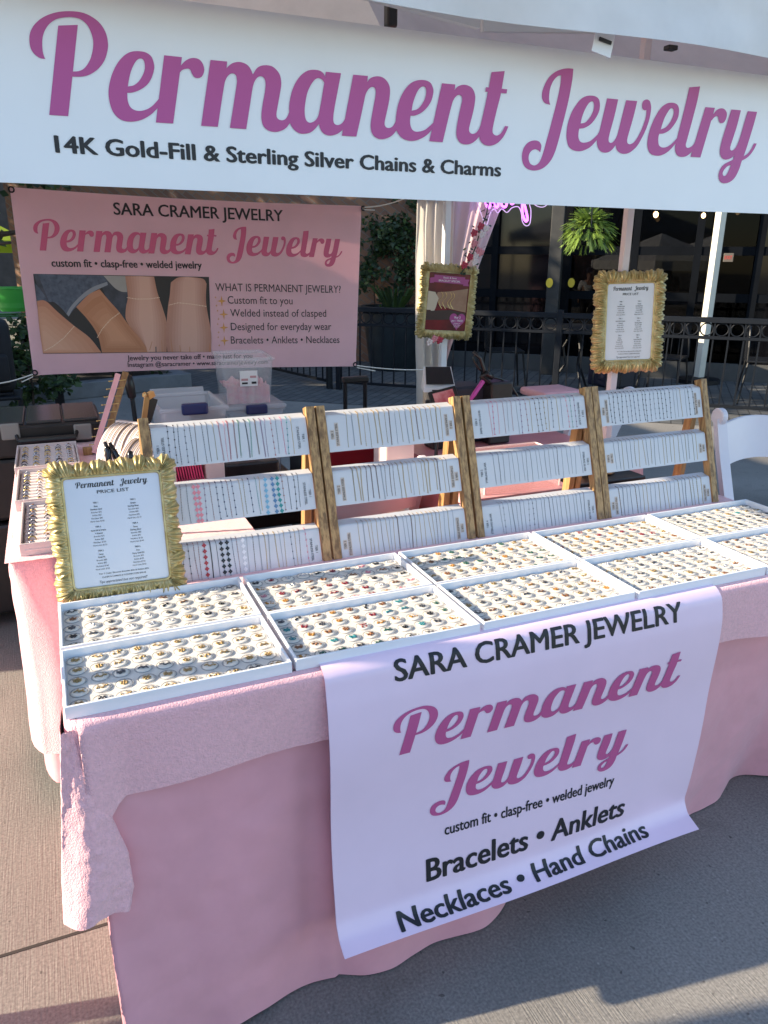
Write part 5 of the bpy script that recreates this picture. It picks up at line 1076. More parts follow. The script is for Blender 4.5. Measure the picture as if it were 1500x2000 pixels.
# ------------------------------------------------------------------ flowers and neon on the back pole
m_leafd = mat('garland_leaf', (.03, .055, .025), .6); FLM = [mat('rose_red', (.42, .03, .06), .6), mat('rose_pink', (.62, .22, .25), .6), mat('rose_white', (.72, .60, .58), .6), m_leafd]
GA = thing('flower_garland', gy(925, 470, 3.02), 'artificial rose garland climbing the edge of the pink curtain', 'garland'); rnd = random.Random(4)
stem = [gy(x, y, 3.03) for x, y in ((955, 392), (950, 420), (938, 450), (930, 480), (920, 505), (900, 535))]; s_ = MB(); s_.tube(stem, .004, 5); obj('vine', s_, m_leafd, GA)
lf = MB()
for k in range(60):
    i = rnd.randrange(5); p = stem[i].lerp(stem[i+1], rnd.random())+Vector((rnd.gauss(0, .03), rnd.gauss(0, .015), rnd.gauss(0, .02))); a = Vector((rnd.gauss(0, 1), rnd.gauss(0, 1), rnd.gauss(0, 1))).normalized()*.028; b = a.orthogonal().normalized()*.010; lf.poly([p, p+a*.5+b, p+a, p+a*.5-b])
obj('leaves', lf, m_leafd, GA)
for k, (x, y, c) in enumerate(((938, 442, 0), (925, 455, 0), (948, 446, 2), (940, 458, 2), (926, 476, 1), (934, 490, 1), (928, 500, 2), (917, 502, 0), (906, 518, 0), (926, 512, 2), (938, 493, 1), (848, 662, 1), (858, 664, 0), (838, 668, 2))):
    fl_ = MB(); p = gy(x, y, 3.0)
    for a_ in range(9): an = a_*2.4; rr = .006+.0016*a_; d = Vector((math.cos(an)*rr, -.004, math.sin(an)*rr)); fl_.ico(p+d, .009, 1, (1.1, .6, 1.1))
    obj('flower', fl_, FLM[c], GA, smooth='all')
NE = thing('neon_sign', gy(1000, 395, 3.2), 'glowing purple neon script sign on clear backing under the front banner', 'neon sign'); s_ = MB()
YN = 3.12
for pts in (((945, 375), (950, 400), (956, 405), (961, 385), (965, 400), (972, 404), (976, 384), (980, 401), (988, 403), (993, 385), (999, 398), (1008, 392), (1016, 380)), ((1016, 370), (1023, 395), (1030, 425), (1027, 432), (1021, 420), (1020, 400), (1022, 380))): s_.tube(spline([gy(x, y, YN) for x, y in pts]), .0075, 8)
obj('neon_tube', s_, mat('neon_glow', (.62, .12, .85), .3, emit=1.6), NE, smooth='all')
s_ = MB(); P_ = [(930, 385), (942, 425), (950, 440), (957, 418), (965, 408), (972, 416), (980, 408), (990, 415), (1000, 406), (1012, 404), (1018, 415), (1020, 432), (1027, 441), (1035, 436), (1037, 412), (1034, 394), (1050, 403), (1062, 404), (1075, 396), (1086, 400), (1100, 396)]
s_.tube(spline([gy(x, y, YN+.012) for x, y in P_]), .0028, 6); obj('acrylic_edge', s_, mat('neon_edge', (.60, .42, .66), .2, emit=.35), NE, smooth='all')

# ------------------------------------------------------------------ fence in front of the restaurant
m_fence = mat('fence_paint', (.006, .008, .012), .55, spec=.25)
FE = thing('patio_fence', fp(2, 0, 0), 'black metal railing with a row of rings in front of the restaurant', 'fence'); H_ = .93
def fbar(u0, u1, z0, z1, th=.03): M = Matrix.Translation((FA.x, FA.y, 0)) @ Matrix.Rotation(math.atan2(FD.y, FD.x), 4, 'Z'); return M, (u0, u1, -th/2, th/2, z0, z1)
def fb_(nm, u0, u1, z0, z1, th=.03): M, a_ = fbar(u0, u1, z0, z1, th); b = MB(); b.rbox(*a_, .003, M, 1); return obj(nm, b, m_fence, FE)
UL = FL+.6
fb_('top_rail', 0, UL, H_-.05, H_, .05); fb_('middle_rail', 0, UL, H_-.205, H_-.175, .03); fb_('bottom_rail', 0, UL, .075, .105, .03)
M, _ = fbar(0, 0, 0, 0)
ringm = MB().tube([(.058*math.cos(k*math.pi/9), 0, .058*math.sin(k*math.pi/9)) for k in range(18)], .007, 5, True); ringme = mesh('ring', ringm, m_fence, smooth='all'); pick = mesh('picket', MB().box(-.007, .007, -.007, .007, .105, H_-.05), m_fence)
n = int(UL/.135)
for k in range(n):
    u = .06+k*.135
    for me, z, nm in ((ringme, H_-.112, 'ring'), (pick, 0, 'picket')):
        if nm == 'picket' and k > 98: continue
        o = bpy.data.objects.new(nm, me); COL.objects.link(o); o.parent = FE; W_ = M @ Matrix.Translation((u+(.0675 if nm == 'picket' else 0), 0, z)); W_.translation -= ORG[FE.name]; o.matrix_local = W_
for u in (0, 2.45, 4.9): fb_('post', u-.03, u+.03, 0, H_+.03, .06)
FE2 = thing('patio_fence', fp(-.6, .3, 0), 'black picket fence section running back behind the pink banner', 'fence'); PA = fp(-.12, 0, 0); PB_ = fp(-2.6, 1.6, 0)
for z0, z1 in ((H_-.05, H_), (.075, .105)): b = MB(); b.bar(PA+Vector((0, 0, (z0+z1)/2)), PB_+Vector((0, 0, (z0+z1)/2)), .03, z1-z0); obj('top_rail' if z0 > .5 else 'bottom_rail', b, m_fence, FE2)
for k in range(22): p = PA.lerp(PB_, k/21); b = MB(); b.box(p.x-.007, p.x+.007, p.y-.007, p.y+.007, .105, H_-.05); obj('picket', b, m_fence, FE2)
b = MB(); b.rbox(PA.x-.03, PA.x+.03, PA.y-.03, PA.y+.03, 0, H_+.03, .003); obj('post', b, m_fence, FE2)

# ------------------------------------------------------------------ restaurant front
P0 = gz(1000, 722, 0)
def fcoord(px, py):
    d = ray(px, py); t = (P0-CP).dot(FN)/d.dot(FN); p = CP+d*t; return (p-P0).dot(FD), p.z
FM = Matrix.Translation(P0) @ Matrix.Rotation(math.atan2(FD.y, FD.x), 4, 'Z')     # local x along, y into the building
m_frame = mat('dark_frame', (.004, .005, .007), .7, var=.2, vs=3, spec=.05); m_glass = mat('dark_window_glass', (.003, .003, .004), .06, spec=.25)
RS = thing('restaurant_front', P0, 'dark glazed restaurant front with black steel frames', 'building')
us = [fcoord(x, 600)[0] for x in (845, 965, 1100, 1232, 1352, 1470, 1640)]
zt1 = fcoord(1000, 489)[1]; zt2 = fcoord(1000, 573)[1]
b = MB(); b.box(us[0]-.2, us[-1]+3, -.04, .10, 0, .22, FM); obj('base_kerb', b, mat('grey_kerb', (.06, .06, .058), .8, var=.1, vs=8), RS)
b = MB()
for i, u in enumerate(us): wd = .16 if i in (0, 2) else .06; b.box(u-wd, u+wd*.4, -.05, .10, .22, 4.6, FM)
obj('mullion', b, m_frame, RS)
b = MB()
for z in (zt2, zt1, 3.0): b.box(us[0], us[-1]+3, -.035, .08, z-.05, z+.05, FM)
b.box(us[0], us[-1]+3, -.06, .12, 3.6, 4.6, FM); obj('transom', b, m_frame, RS)
def thinglass():
    M_ = bpy.data.materials.new('tinted_glass'); M_.use_nodes = True; t = M_.node_tree; n = t.nodes; L = t.links; tr = n.new('ShaderNodeBsdfTransparent'); tr.inputs[0].default_value = (.13, .132, .135, 1); gl = n.new('ShaderNodeBsdfGlossy'); gl.inputs['Roughness'].default_value = .03
    mx = n.new('ShaderNodeMixShader'); mx.inputs[0].default_value = .006; L.new(tr.outputs[0], mx.inputs[1]); L.new(gl.outputs[0], mx.inputs[2]); L.new(mx.outputs[0], n['Material Output'].inputs[0]); return M_
m_tint = thinglass()
for i in range(len(us)-1):
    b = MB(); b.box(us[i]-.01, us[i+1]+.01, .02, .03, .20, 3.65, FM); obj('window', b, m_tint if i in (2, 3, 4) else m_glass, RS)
# column with a grey face, low sill ledges, door stickers, exit sign
cu_, cz = fcoord(1090, 560); b = MB(); b.rbox(cu_-.10, cu_+.06, -.34, -.18, 0, 4.4, .01, FM); obj('column', b, mat('grey_column', (.022, .022, .021), .7, var=.3, vs=6), RS)
YM = mat('yellow_sticker', (.62, .45, .03), .5)
for k, (x, y) in enumerate(((1081, 551), (1117, 552))):
    u, z = fcoord(x, y); b = MB(); b.lathe([(0, 0), (.058, 0), (.058, .004), (0, .004)], (0, 0, 0), 20, .75, 1, FM @ Matrix.Translation((u, -.36 if k == 0 else -.06, z)) @ Matrix.Rotation(R(90), 4, 'X')); obj('round_sticker', b, YM, RS)
u, z = fcoord(1422, 503); b = MB(); b.rbox(u-.055, u+.055, -.08, -.06, z-.05, z+.05, .004, FM); eo = obj('exit_sign', b, mat('sign_pale', (.10, .085, .07), .5), RS)
b = MB(); flat(b, text2d('EXIT', u-.042, u+.042, z-.02, .04, .02), lambda x, y: FM @ Vector((x, -.0815, y))); obj('lettering', b, mat('exit_red', (.40, .03, .02), .4), eo)
# added dark wall blocking the sky, and black backing for the interior
IN = thing('sky_blocking_backdrop', FM @ Vector((8, 30, -.6)), 'dark long wall added behind the restaurant windows to block out the sky', 'building'); b = MB(); b.box(-45, 45, 30, 30.4, -.6, 14, FM); obj('wall', b, mat('dark_wall', (.006, .006, .007), .8, var=.3, vs=1), IN)
b = MB(); b.box(us[0]-2, us[2]-.1, 1.6, 1.8, 0, 4.6, FM); b.box(us[5]-.4, us[-1]+6, 1.6, 1.8, 0, 4.6, FM); b.box(us[0]-2, us[-1]+6, .13, 8.0, 4.6, 4.7, FM); obj('interior', b, mat('interior_black', (.008, .008, .009), .9), RS)
# brick wall with climbers to the left
BWu0, BWu1 = fcoord(330, 600)[0], fcoord(838, 600)[0]
BW = thing('brick_wall', FM @ Vector(((BWu0+BWu1)/2, 0, 0)), 'brown brick wall patched with sunlight beside the restaurant windows', 'wall'); b = MB(); b.box(BWu0-3, BWu1, .0, .25, 0, 4.5, Matrix.Identity(4)); b.v = [FM @ p for p in b.v]
m_brick = mat('brown_brick', (.15, .075, .045), .8); brick_nodes(m_brick, (.20, .10, .055), (.12, .06, .04), (.13, .11, .09), .21, .075, 0, (R(-90), 0, -math.atan2(FD.y, FD.x)))
obj('brickwork', b, m_brick, BW); b = MB(); b.rbox(BWu0-3, BWu1, -.03, .28, 4.5, 4.62, .01, FM); obj('coping', b, mat('grey_kerb', 0), BW)
# plants
LEAF = [mat('leaf_dark', (.022, .045, .016), .55, transl=.15), mat('leaf_mid', (.05, .09, .022), .5, transl=.2), mat('leaf_light', (.20, .30, .05), .5, transl=.35)]
def leaves(mb, n, fn, size, rnd, pal=(0, 0, 1)):
    for k in range(n):
        p = fn(rnd); a = Vector((rnd.gauss(0, 1), rnd.gauss(0, 1), rnd.gauss(0, .7)-.2)).normalized()*size*rnd.uniform(.6, 1.3); b = a.cross(Vector((rnd.gauss(0, 1), rnd.gauss(0, 1), rnd.gauss(0, 1)))).normalized()*size*.36
        mb.cur = rnd.choice(pal); mb.poly([p, p+a*.45+b, p+a, p+a*.45-b])
def blob(c, r_, sc=(1, 1, 1), nb=14, seed=1):
    r0 = random.Random(seed); cs_ = [Vector((r0.gauss(0, .45)*sc[0], r0.gauss(0, .45)*sc[1], r0.gauss(0, .45)*sc[2]))*r_+Vector(c) for _ in range(nb)]
    def f(rnd): q_ = rnd.choice(cs_); d = Vector((rnd.gauss(0, 1), rnd.gauss(0, 1), rnd.gauss(0, 1))).normalized()*r_*.34*rnd.random()**.4; return q_+d
    return f
def plant(name, c, r_, n, size, label, cat, sc=(1, 1, 1), pal=(0, 0, 1), stem_from=None, seed=1, group=None, nb=14, sr=.012):
    t = thing(name, stem_from or c, label, cat, group); mb = MB(); leaves(mb, n, blob(c, r_, sc, nb, seed), size, random.Random(seed), pal); obj('crown' if name == 'tree' else 'foliage', mb, LEAF, t)
    s_ = MB(); c = Vector(c); b0 = Vector(stem_from or (c-Vector((0, 0, r_)))); rnd = random.Random(seed)
    s_.tube([b0, b0.lerp(c, .5)+Vector((.02, 0, 0)), c], [sr, sr*.8, sr*.5], 7)
    for k in range(7): d = Vector((rnd.gauss(0, 1)*sc[0], rnd.gauss(0, 1)*sc[1], rnd.uniform(-.1, .8)*sc[2]))*r_*.6; p = b0.lerp(c, rnd.uniform(.5, .95)); s_.tube([p, p+d*.5, p+d], [sr*.5, sr*.35, sr*.15], 5)
    obj('trunk' if name == 'tree' else 'stem', s_, mat('bark', (.05, .035, .025), .9, var=.3, vs=20), t); return t
for k, (x, y, rr, n, lab) in enumerate(((738, 470, .42, 900, 'dark climber on the brick wall just right of the pink banner'), (790, 455, .40, 900, 'taller climber on the brick wall beside the cream curtain'), (805, 520, .30, 600, 'low climber leaf patch on the brick wall by the curtain'))):
    u, z = fcoord(x, y); c = FM @ Vector((u, -.22, z)); plant('climber', c, rr, n, .07, lab, 'climbing plant', (1, .35, 1.5), (0, 0, 0, 1), FM @ Vector((u, -.12, 0)), k+3, 'climbers on the brick wall')
u, z = fcoord(795, 600); PT = FM @ Vector((u, -.55, 0)); pot = thing('plant_pot', PT, 'tall dark planter pot with spiky leaves behind the railing', 'plant pot'); s_ = MB(); s_.lathe([(.30, 0), (.34, .1), (.42, .75), (.46, .78), (.46, .84), (.40, .84), (.38, .74), (0, .74)], PT, 28); obj('pot', s_, mat('dark_glaze', (.016, .022, .026), .35, var=.2, vs=6), pot, smooth=True)
sp = MB(); rnd = random.Random(5)
for k in range(60):
    a = rnd.random()*6.28; L = rnd.uniform(.4, .75); b0 = PT+Vector((.1*math.cos(a), .1*math.sin(a), .78)); d = Vector((math.cos(a), math.sin(a), 0)); w_ = Vector((-math.sin(a), math.cos(a), 0))*.016; P_ = [b0, b0+d*L*.35+Vector((0, 0, L*.45)), b0+d*L*.8+Vector((0, 0, L*.5))]; sp.cur = rnd.choice((0, 1)); sp.add([P_[0]-w_, P_[0]+w_, P_[1]+w_, P_[1]-w_, P_[2]], [(0, 1, 2, 3), (3, 2, 4)])
pl = thing('spiky_plant', PT+Vector((0, 0, .75)), 'spiky grass-leaved plant growing in the dark planter pot', 'plant'); obj('foliage', sp, LEAF, pl)
# hanging fern
HB = gy(1150, 446, 5.2); hf = thing('hanging_basket', HB, 'sunlit fern spilling from a hanging basket in front of the windows', 'hanging plant'); fe = MB(); rnd = random.Random(9); ks = HB.length
for k in range(480):
    a = rnd.random()*6.28; el = rnd.uniform(-.35, 1.3); L = rnd.uniform(.20, .38); d = Vector((math.cos(a)*math.cos(el), math.sin(a)*math.cos(el), math.sin(el))); P_ = [HB+Vector((0, 0, .02))+d*L*t*.85-Vector((0, 0, .15*t*t*(1 if el < .7 else .8))) for t in (0, .25, .5, .75, 1)]; fe.cur = rnd.choice((1, 2, 2, 2))
    for i in range(4):
        p, q_ = P_[i], P_[i+1]; s = (q_-p).cross(Vector((rnd.gauss(0, .3), rnd.gauss(0, .3), 1))).normalized()
        for f_ in (.2, .5, .8):
            c = p.lerp(q_, f_); 
            for sg in (-1, 1): tip = c+s*sg*.027*(1.15-i*.2)*rnd.uniform(.6, 1.3)+(q_-p)*.4; wv = (q_-p)*.17; fe.poly([c-wv, tip, c+wv])
obj('foliage', fe, LEAF, hf); s_ = MB(); s_.lathe([(0, -.16), (.10, -.14), (.16, -.02), (.17, 0), (.15, 0), (0, -.02)], HB, 18); obj('basket', s_, m_dark, hf); s_ = MB()
for a in (0, 2.1, 4.2): s_.tube([HB+Vector((.16*math.cos(a), .16*math.sin(a), 0)), HB+Vector((0, 0, .55)), HB+Vector((0, 0, 2.2))], .006, 5)
obj('hanger', s_, m_dark, hf)
ar = MB(); pA = HB+Vector((0, 0, 2.2)); pB = pA+FN*3.2; ar.bar(pA, pB, .05, .05); obj('hanging_bracket', ar, m_dark, None, 'dark bracket arm reaching out from the building above the fern', 'bracket')
# pale pole beyond the railing
pl_ = gy(1388, 580, 6.0); PLp = thing('umbrella_pole', (pl_.x, 6.0, 0), 'pale sunlit pole standing beyond the railing near the right edge', 'pole'); a, b_ = gy(1411, 400, 6.0), gy(1366, 735, 6.0); s_ = MB(); s_.rbox(a.x-.045, a.x+.045, 5.955, 6.045, 0.02, 3.2, .006); obj('pole', s_, mat('pale_pole', (.60, .58, .50), .5, var=.05, vs=5), PLp); s_ = MB(); s_.lathe([(.25, 0), (.25, .05), (.06, .07)], (a.x, 6.0, .005), 20); obj('base', s_, m_dark, PLp)
# string bulbs
LW = []
for k, (x, y, lab) in enumerate(((1374, 421, 'small warm bulb left of the pale pole top'), (1441, 414, 'small warm bulb right of the pale pole top'), (1488, 466, 'tiny warm bulb lowest by the right edge'), (1281, 419, 'dim warm bulb above the price frame'))):
    p = gy(x, y, 6.3); t = thing('string_bulb', p, lab, 'light bulb', 'warm bulbs strung outside the windows'); s_ = MB(); s_.ico(p, .028, 2, (1, 1, 1.25)); obj('globe', s_, mat('warm_bulb', (1, .62, .30), .3, emit=3.0 if k < 2 else 1.2), t, smooth='all'); s_ = MB(); s_.lathe([(.014, .03), (.018, .04), (.018, .07), (.006, .08)], p, 10); s_.tube([p+Vector((0, 0, .07)), p+Vector((0, 0, 1.2))], .003, 4); obj('socket', s_, m_dark, t); LW.append(p+Vector((0, 0, 1.2)))
s_ = MB(); LW.sort(key=lambda p: p.x); s_.tube([LW[0]-Vector((1, 0, 0))]+LW+[LW[-1]+Vector((1, 0, 0))], .006, 5); obj('light_cable', s_, m_dark, None, 'dark cable the warm bulbs hang from', 'cable')
# bistro furniture behind the railing
def bistro_chair(c, yaw, label):
    M = Matrix.Translation(c) @ Matrix.Rotation(yaw, 4, 'Z'); t = thing('bistro_chair', c, label, 'chair', 'black metal bistro chairs behind the railing'); s_ = MB(); s_.rbox(-.20, .20, -.20, .20, .44, .462, .006, M); obj('seat', s_, m_dark, t)
    s_ = MB(); s_.tube([M @ Vector((.19*math.cos(a), .19+.02*math.sin(a), .46+.40*math.sin(a)**.8 if 0 < math.sin(a) else .46)) for a in [k*math.pi/12 for k in range(13)]], .011, 6); s_.bar(M @ Vector((-.17, .2, .66)), M @ Vector((.17, .2, .66)), .02, .02)
    for x in (-.08, 0, .08): s_.tube([M @ Vector((x, .2, .46)), M @ Vector((x, .21, .84))], .006, 5)
    obj('backrest', s_, m_dark, t)
    for sx in (-1, 1):
        for sy in (-1, 1): s_ = MB(); s_.tube([M @ Vector((sx*.18, sy*.18, .45)), M @ Vector((sx*.23, sy*.23, 0.004))], .011, 6); obj('leg', s_, m_dark, t)
def bistro_table(c, label, r_=.38):
    t = thing('bistro_table', c, label, 'table', 'black metal bistro tables behind the railing'); s_ = MB(); s_.lathe([(0, .72), (r_, .72), (r_, .75), (0, .75)], c, 28); obj('tabletop', s_, m_dark, t)
    for k in range(3): a = k*2.094+.3; s_ = MB(); s_.tube([c+Vector((.03*math.cos(a), .03*math.sin(a), .72)), c+Vector((.13*math.cos(a), .13*math.sin(a), .52)), c+Vector((.09*math.cos(a), .09*math.sin(a), .34)), c+Vector((.30*math.cos(a), .30*math.sin(a), 0.005))], .014, 6); obj('leg', s_, m_dark, t)
bistro_table(fp(2.55, .7, 0), 'black bistro table with curved legs left of the gold price frame'); bistro_table(fp(5.4, .9, 0), 'black bistro table by the pale pole beyond the railing')
bistro_chair(fp(1.75, .75, 0), 1.2, 'black bistro chair between the tent pole and the curved-leg table'); bistro_chair(fp(3.5, .8, 0), -1.0, 'black bistro chair just right of the curved-leg table'); bistro_chair(fp(4.5, .9, 0), .8, 'black bistro chair below the gold price frame on the pole'); bistro_chair(fp(6.1, 1.0, 0), -1.2, 'black bistro chair nearest the right edge behind the railing')
p = fp(2.95, 1.5, 0); nb_ = thing('litter_bin', p, 'dark navy square bin behind the curved-leg table', 'bin'); s_ = MB(); s_.rbox(p.x-.22, p.x+.22, p.y-.22, p.y+.22, .006, .80, .02); obj('bin_body', s_, mat('navy_paint', (.008, .010, .028), .45), nb_); s_ = MB(); s_.rbox(p.x-.24, p.x+.24, p.y-.24, p.y+.24, .80, .86, .02); obj('bin_top', s_, m_dark, nb_)
# lower terrace beyond the glass, tents added as window reflections, and a man
TBc = Vector((P0.x, P0.y, 0))
tg = MB(); tg.add([FM @ Vector(p) for p in ((-40, 8.2, -.6), (60, 8.2, -.6), (60, 31, -.6), (-40, 31, -.6))], [(0, 1, 2, 3)]); obj('lower_terrace', tg, mat('terrace_paving', (.02, .02, .02), .8, var=.15, vs=3), kind='structure')
def gtent(px, py, dist, wd, label):
    d = ray(px, py).normalized(); d.z = 0; c = Vector((CP.x, CP.y, 0))+d.normalized()*dist; c.z = -.6; t = thing('reflection_tent', c, label, 'tent', 'white tents standing in for window reflections'); h = wd/2; rf = MB(); e = [c+Vector((sx*h, sy*h, 2.02)) for sx, sy in ((-1, -1), (1, -1), (1, 1), (-1, 1))]; pk = c+Vector((0, 0, 2.75))
    for i in range(4): rf.add([e[i], e[(i+1) % 4], pk], [(0, 1, 2)]); rf.add([e[i], e[(i+1) % 4], e[(i+1) % 4]-Vector((0, 0, .25)), e[i]-Vector((0, 0, .25))], [(3, 2, 1, 0)])
    obj('roof', rf, m_fabric, t)
    for p in e: s_ = MB(); s_.box(p.x-.025, p.x+.025, p.y-.025, p.y+.025, -.6, p.z); obj('leg', s_, m_metalw, t)
gtent(1285, 530, 24, 2.6, 'left white tent added behind the dark windows as a reflection'); gtent(1385, 530, 26, 2.6, 'right white tent added behind the dark windows as a reflection')
# man in a white T-shirt beyond the glass
def skin_body(name, joints, edges, rad, M, mt, parent):
    me = bpy.data.meshes.new(name); me.from_pydata([M @ Vector(p) for p in joints], edges, []); o = bpy.data.objects.new(name, me); COL.objects.link(o)
    md = o.modifiers.new('skin', 'SKIN'); o.modifiers.new('sub', 'SUBSURF').levels = 1
    for v, r_ in zip(me.skin_vertices[0].data, rad): v.radius = (r_, r_)
    me.skin_vertices[0].data[0].use_root = True
    dg = bpy.context.evaluated_depsgraph_get(); dg.update(); m2 = bpy.data.meshes.new_from_object(o.evaluated_get(dg)); bpy.data.objects.remove(o); mb = MB(); mb.add([v.co.copy() for v in m2.vertices], [tuple(p.vertices) for p in m2.polygons]); return obj(name, mb, mt, parent, smooth='all')
d = ray(1150, 560); d.z = 0; pc = Vector((CP.x, CP.y, 0))+d.normalized()*23; pc.z = -.6
MP = thing('person', pc, 'person in a white T-shirt and dark cap standing seen from behind through the glass', 'person'); Mx = Matrix.Translation(pc) @ Matrix.Rotation(R(-30), 4, 'Z')
J = [(0, 0, .98), (0, 0, 1.15), (0, .01, 1.38), (0, .0, 1.50), (0, 0, 1.58), (.19, 0, 1.42), (.25, .02, 1.15), (.22, .16, .95), (-.19, 0, 1.42), (-.25, .02, 1.15), (-.23, .14, .93), (.10, 0, .92), (.11, 0, .50), (.11, .03, .08), (.11, .14, .04), (-.10, 0, .92), (-.11, 0, .50), (-.11, .03, .08), (-.11, .14, .04), (0, .01, 1.70), (.21, .20, .88), (-.22, .18, .86)]
Ed = [(0, 1), (1, 2), (2, 3), (3, 4), (4, 19), (2, 5), (5, 6), (6, 7), (7, 20), (2, 8), (8, 9), (9, 10), (10, 21), (0, 11), (11, 12), (12, 13), (13, 14), (0, 15), (15, 16), (16, 17), (17, 18)]
Rd = [.14, .13, .15, .06, .075, .06, .045, .034, .06, .045, .034, .09, .06, .045, .035, .09, .06, .045, .035, .095, .035, .035]
skin_body('body', J, Ed, Rd, Mx, mat('skin_tone', (.36, .20, .14), .6), MP)
skin_body('shirt', [(0, 0, .93), (0, 0, 1.15), (0, .01, 1.40), (.20, 0, 1.42), (.25, .02, 1.20), (-.20, 0, 1.42), (-.25, .02, 1.20)], [(0, 1), (1, 2), (2, 3), (3, 4), (2, 5), (5, 6)], [.17, .165, .175, .085, .075, .085, .075], Mx, mat('white_cotton', (.75, .75, .75), .8), MP)
skin_body('trousers', [(0, 0, .97), (.10, 0, .90), (.11, 0, .50), (.11, .03, .10), (-.10, 0, .90), (-.11, 0, .50), (-.11, .03, .10)], [(0, 1), (1, 2), (2, 3), (0, 4), (4, 5), (5, 6)], [.16, .11, .085, .07, .11, .085, .07], Mx, mat('dark_cloth', (.02, .02, .03), .8), MP)
s_ = MB(); s_.lathe([(.115, 1.70), (.118, 1.74), (.10, 1.80), (.05, 1.83), (0, 1.835)], (0, 0, 0), 16, 1, 1.1, Mx); s_.rbox(-.08, .08, .09, .20, 1.705, 1.72, .005, Mx); obj('cap', s_, mat('navy_cap', (.012, .014, .03), .8), MP, smooth=True)
for sx in (-1, 1):
    s_ = MB(); s_.rbox(sx*.11-.045, sx*.11+.045, -.06, .20, 0, .09, .02, Mx); obj('shoe', s_, m_blackp, MP)
s_ = MB(); s_.ico((0, .105, 1.63), .016, 1, (.8, 1, 1.4)); [s_.ico((sx*.10, 0, 1.65), .022, 1, (.5, 1, 1.4)) for sx in (-1, 1)]; s_.xf(Mx); obj('face', s_, mat('skin_tone', 0), MP)

# ------------------------------------------------------------------ planter, shrubs, far left
ka, kb = gz(-160, 812, 0), gz(376, 757, 0); kd = (kb-ka).normalized(); kn = Vector((-kd.y, kd.x, 0)); kl = (kb-ka).length; KM = Matrix.Translation(ka) @ Matrix.Rotation(math.atan2(kd.y, kd.x), 4, 'Z')
PLN = thing('kerb_planter', (ka+kb)/2, 'long grey concrete kerb planter behind the pink banner', 'planter'); b = MB(); b.rbox(-4, kl, 0, .16, 0, .17, .012, KM); b.rbox(kl-.16, kl, .16, 2.4, 0, .17, .012, KM); obj('kerb', b, mat('kerb_concrete', (.15, .155, .16), .8, var=.12, vs=6), PLN); b = MB(); b.box(-4, kl-.16, .16, 2.4, 0, .12, KM); obj('soil', b, mat('soil', (.02, .016, .012), .95, var=.4, vs=20), PLN)
rnd = random.Random(12)
for k in range(9):
    u = kl-.5-k*.42; c = KM @ Vector((u, .55+.35*(k % 2), .42)); hb = 'shrub number'; plant('shrub', c, .36, 420, .075, 'dark leafy shrub in the kerb planter, %s from its right end' % ORDN[k], 'shrub', (1, 1, .9), (0, 0, 0, 1), KM @ Vector((u, .55+.35*(k % 2), .1)), 30+k, 'shrubs in the kerb planter')
sc_ = gy(48, 690, 6.6); plant('shrub', Vector((sc_.x, 6.9, .52)), .42, 800, .085, 'broad-leaved shrub left of the pink banner edge', 'shrub', (1, 1, 1), (0, 1, 1), Vector((sc_.x, 6.9, .0)), 55, 'shrubs in the kerb planter')
for k, (x, y, lab) in enumerate(((118, 790, 'left black metal post below the pink banner'), (236, 765, 'right black metal post below the pink banner'))):
    p = gz(x, y, 0); s_ = MB(); t = thing('metal_post', p, lab, 'post', 'black posts below the pink banner'); s_.rbox(p.x-.045, p.x+.045, p.y-.045, p.y+.045, 0, .95, .006); obj('post', s_, m_dark, t); s_ = MB(); s_.lathe([(.05, .95), (.055, .97), (.03, 1.0), (0, 1.02)], p, 14); obj('cap', s_, m_dark, t)
# lime canopy and green cart, tree
lc = gy(0, 455, 15); LT = thing('lime_tent', (lc.x-1.6, 16, 0), 'lime green pop-up canopy beyond the left edge of the pink banner', 'tent'); ml = mat('lime_fabric', (.34, .46, .02), .7, transl=.3); c = Vector((gy(55, 455, 15).x-1.5, 16.3, 0)); z0, z1 = gy(0, 493, 15).z, gy(0, 470, 15).z
rf = MB(); e = [c+Vector((sx*1.5, sy*1.5, z1)) for sx, sy in ((-1, -1), (1, -1), (1, 1), (-1, 1))]; pk = c+Vector((0, 0, z1+.85))
for i in range(4): rf.add([e[i], e[(i+1) % 4], pk], [(0, 1, 2)]); rf.add([e[i], e[(i+1) % 4], e[(i+1) % 4]*1+Vector((0, 0, z0-z1)), e[i]+Vector((0, 0, z0-z1))], [(3, 2, 1, 0)])
obj('roof', rf, ml, LT)
for p in e: s_ = MB(); s_.box(p.x-.025, p.x+.025, p.y-.025, p.y+.025, 0, p.z); obj('leg', s_, m_dark, LT)
gc = gz(26, 605, 0.0); gc = gy(26, 605, 13); GCt = thing('garden_cart', (gc.x, 13, 0), 'green tub cart with black wheels at the far left', 'cart'); mg = mat('green_plastic', (.04, .33, .05), .4); k = Vector((gc.x, 13, 0)); s_ = MB(); s_.lathe([(.20, .58), (.24, .62), (.30, .92), (.32, .93), (.32, .96), (.29, .96), (.25, .64), (0, .62)], k+Vector((.03, 0, 0)), 20, 1, .8); obj('tub', s_, mg, GCt, smooth=True); s_ = MB(); s_.tube([k+Vector((-.5, -.25, .52)), k+Vector((.3, -.25, .52)), k+Vector((.3, .25, .52)), k+Vector((-.5, .25, .52))], .016, 6, True); s_.tube([k+Vector((-.5, 0, .52)), k+Vector((-.7, 0, 1.0))], .016, 6)
for dx in (-.35, .2): s_.tube([k+Vector((dx, -.25, .52)), k+Vector((dx, -.27, .17))], .014, 6); s_.tube([k+Vector((dx, .25, .52)), k+Vector((dx, .27, .17))], .014, 6)
obj('cart_frame', s_, mat('green_frame', (.02, .12, .03), .4), GCt)
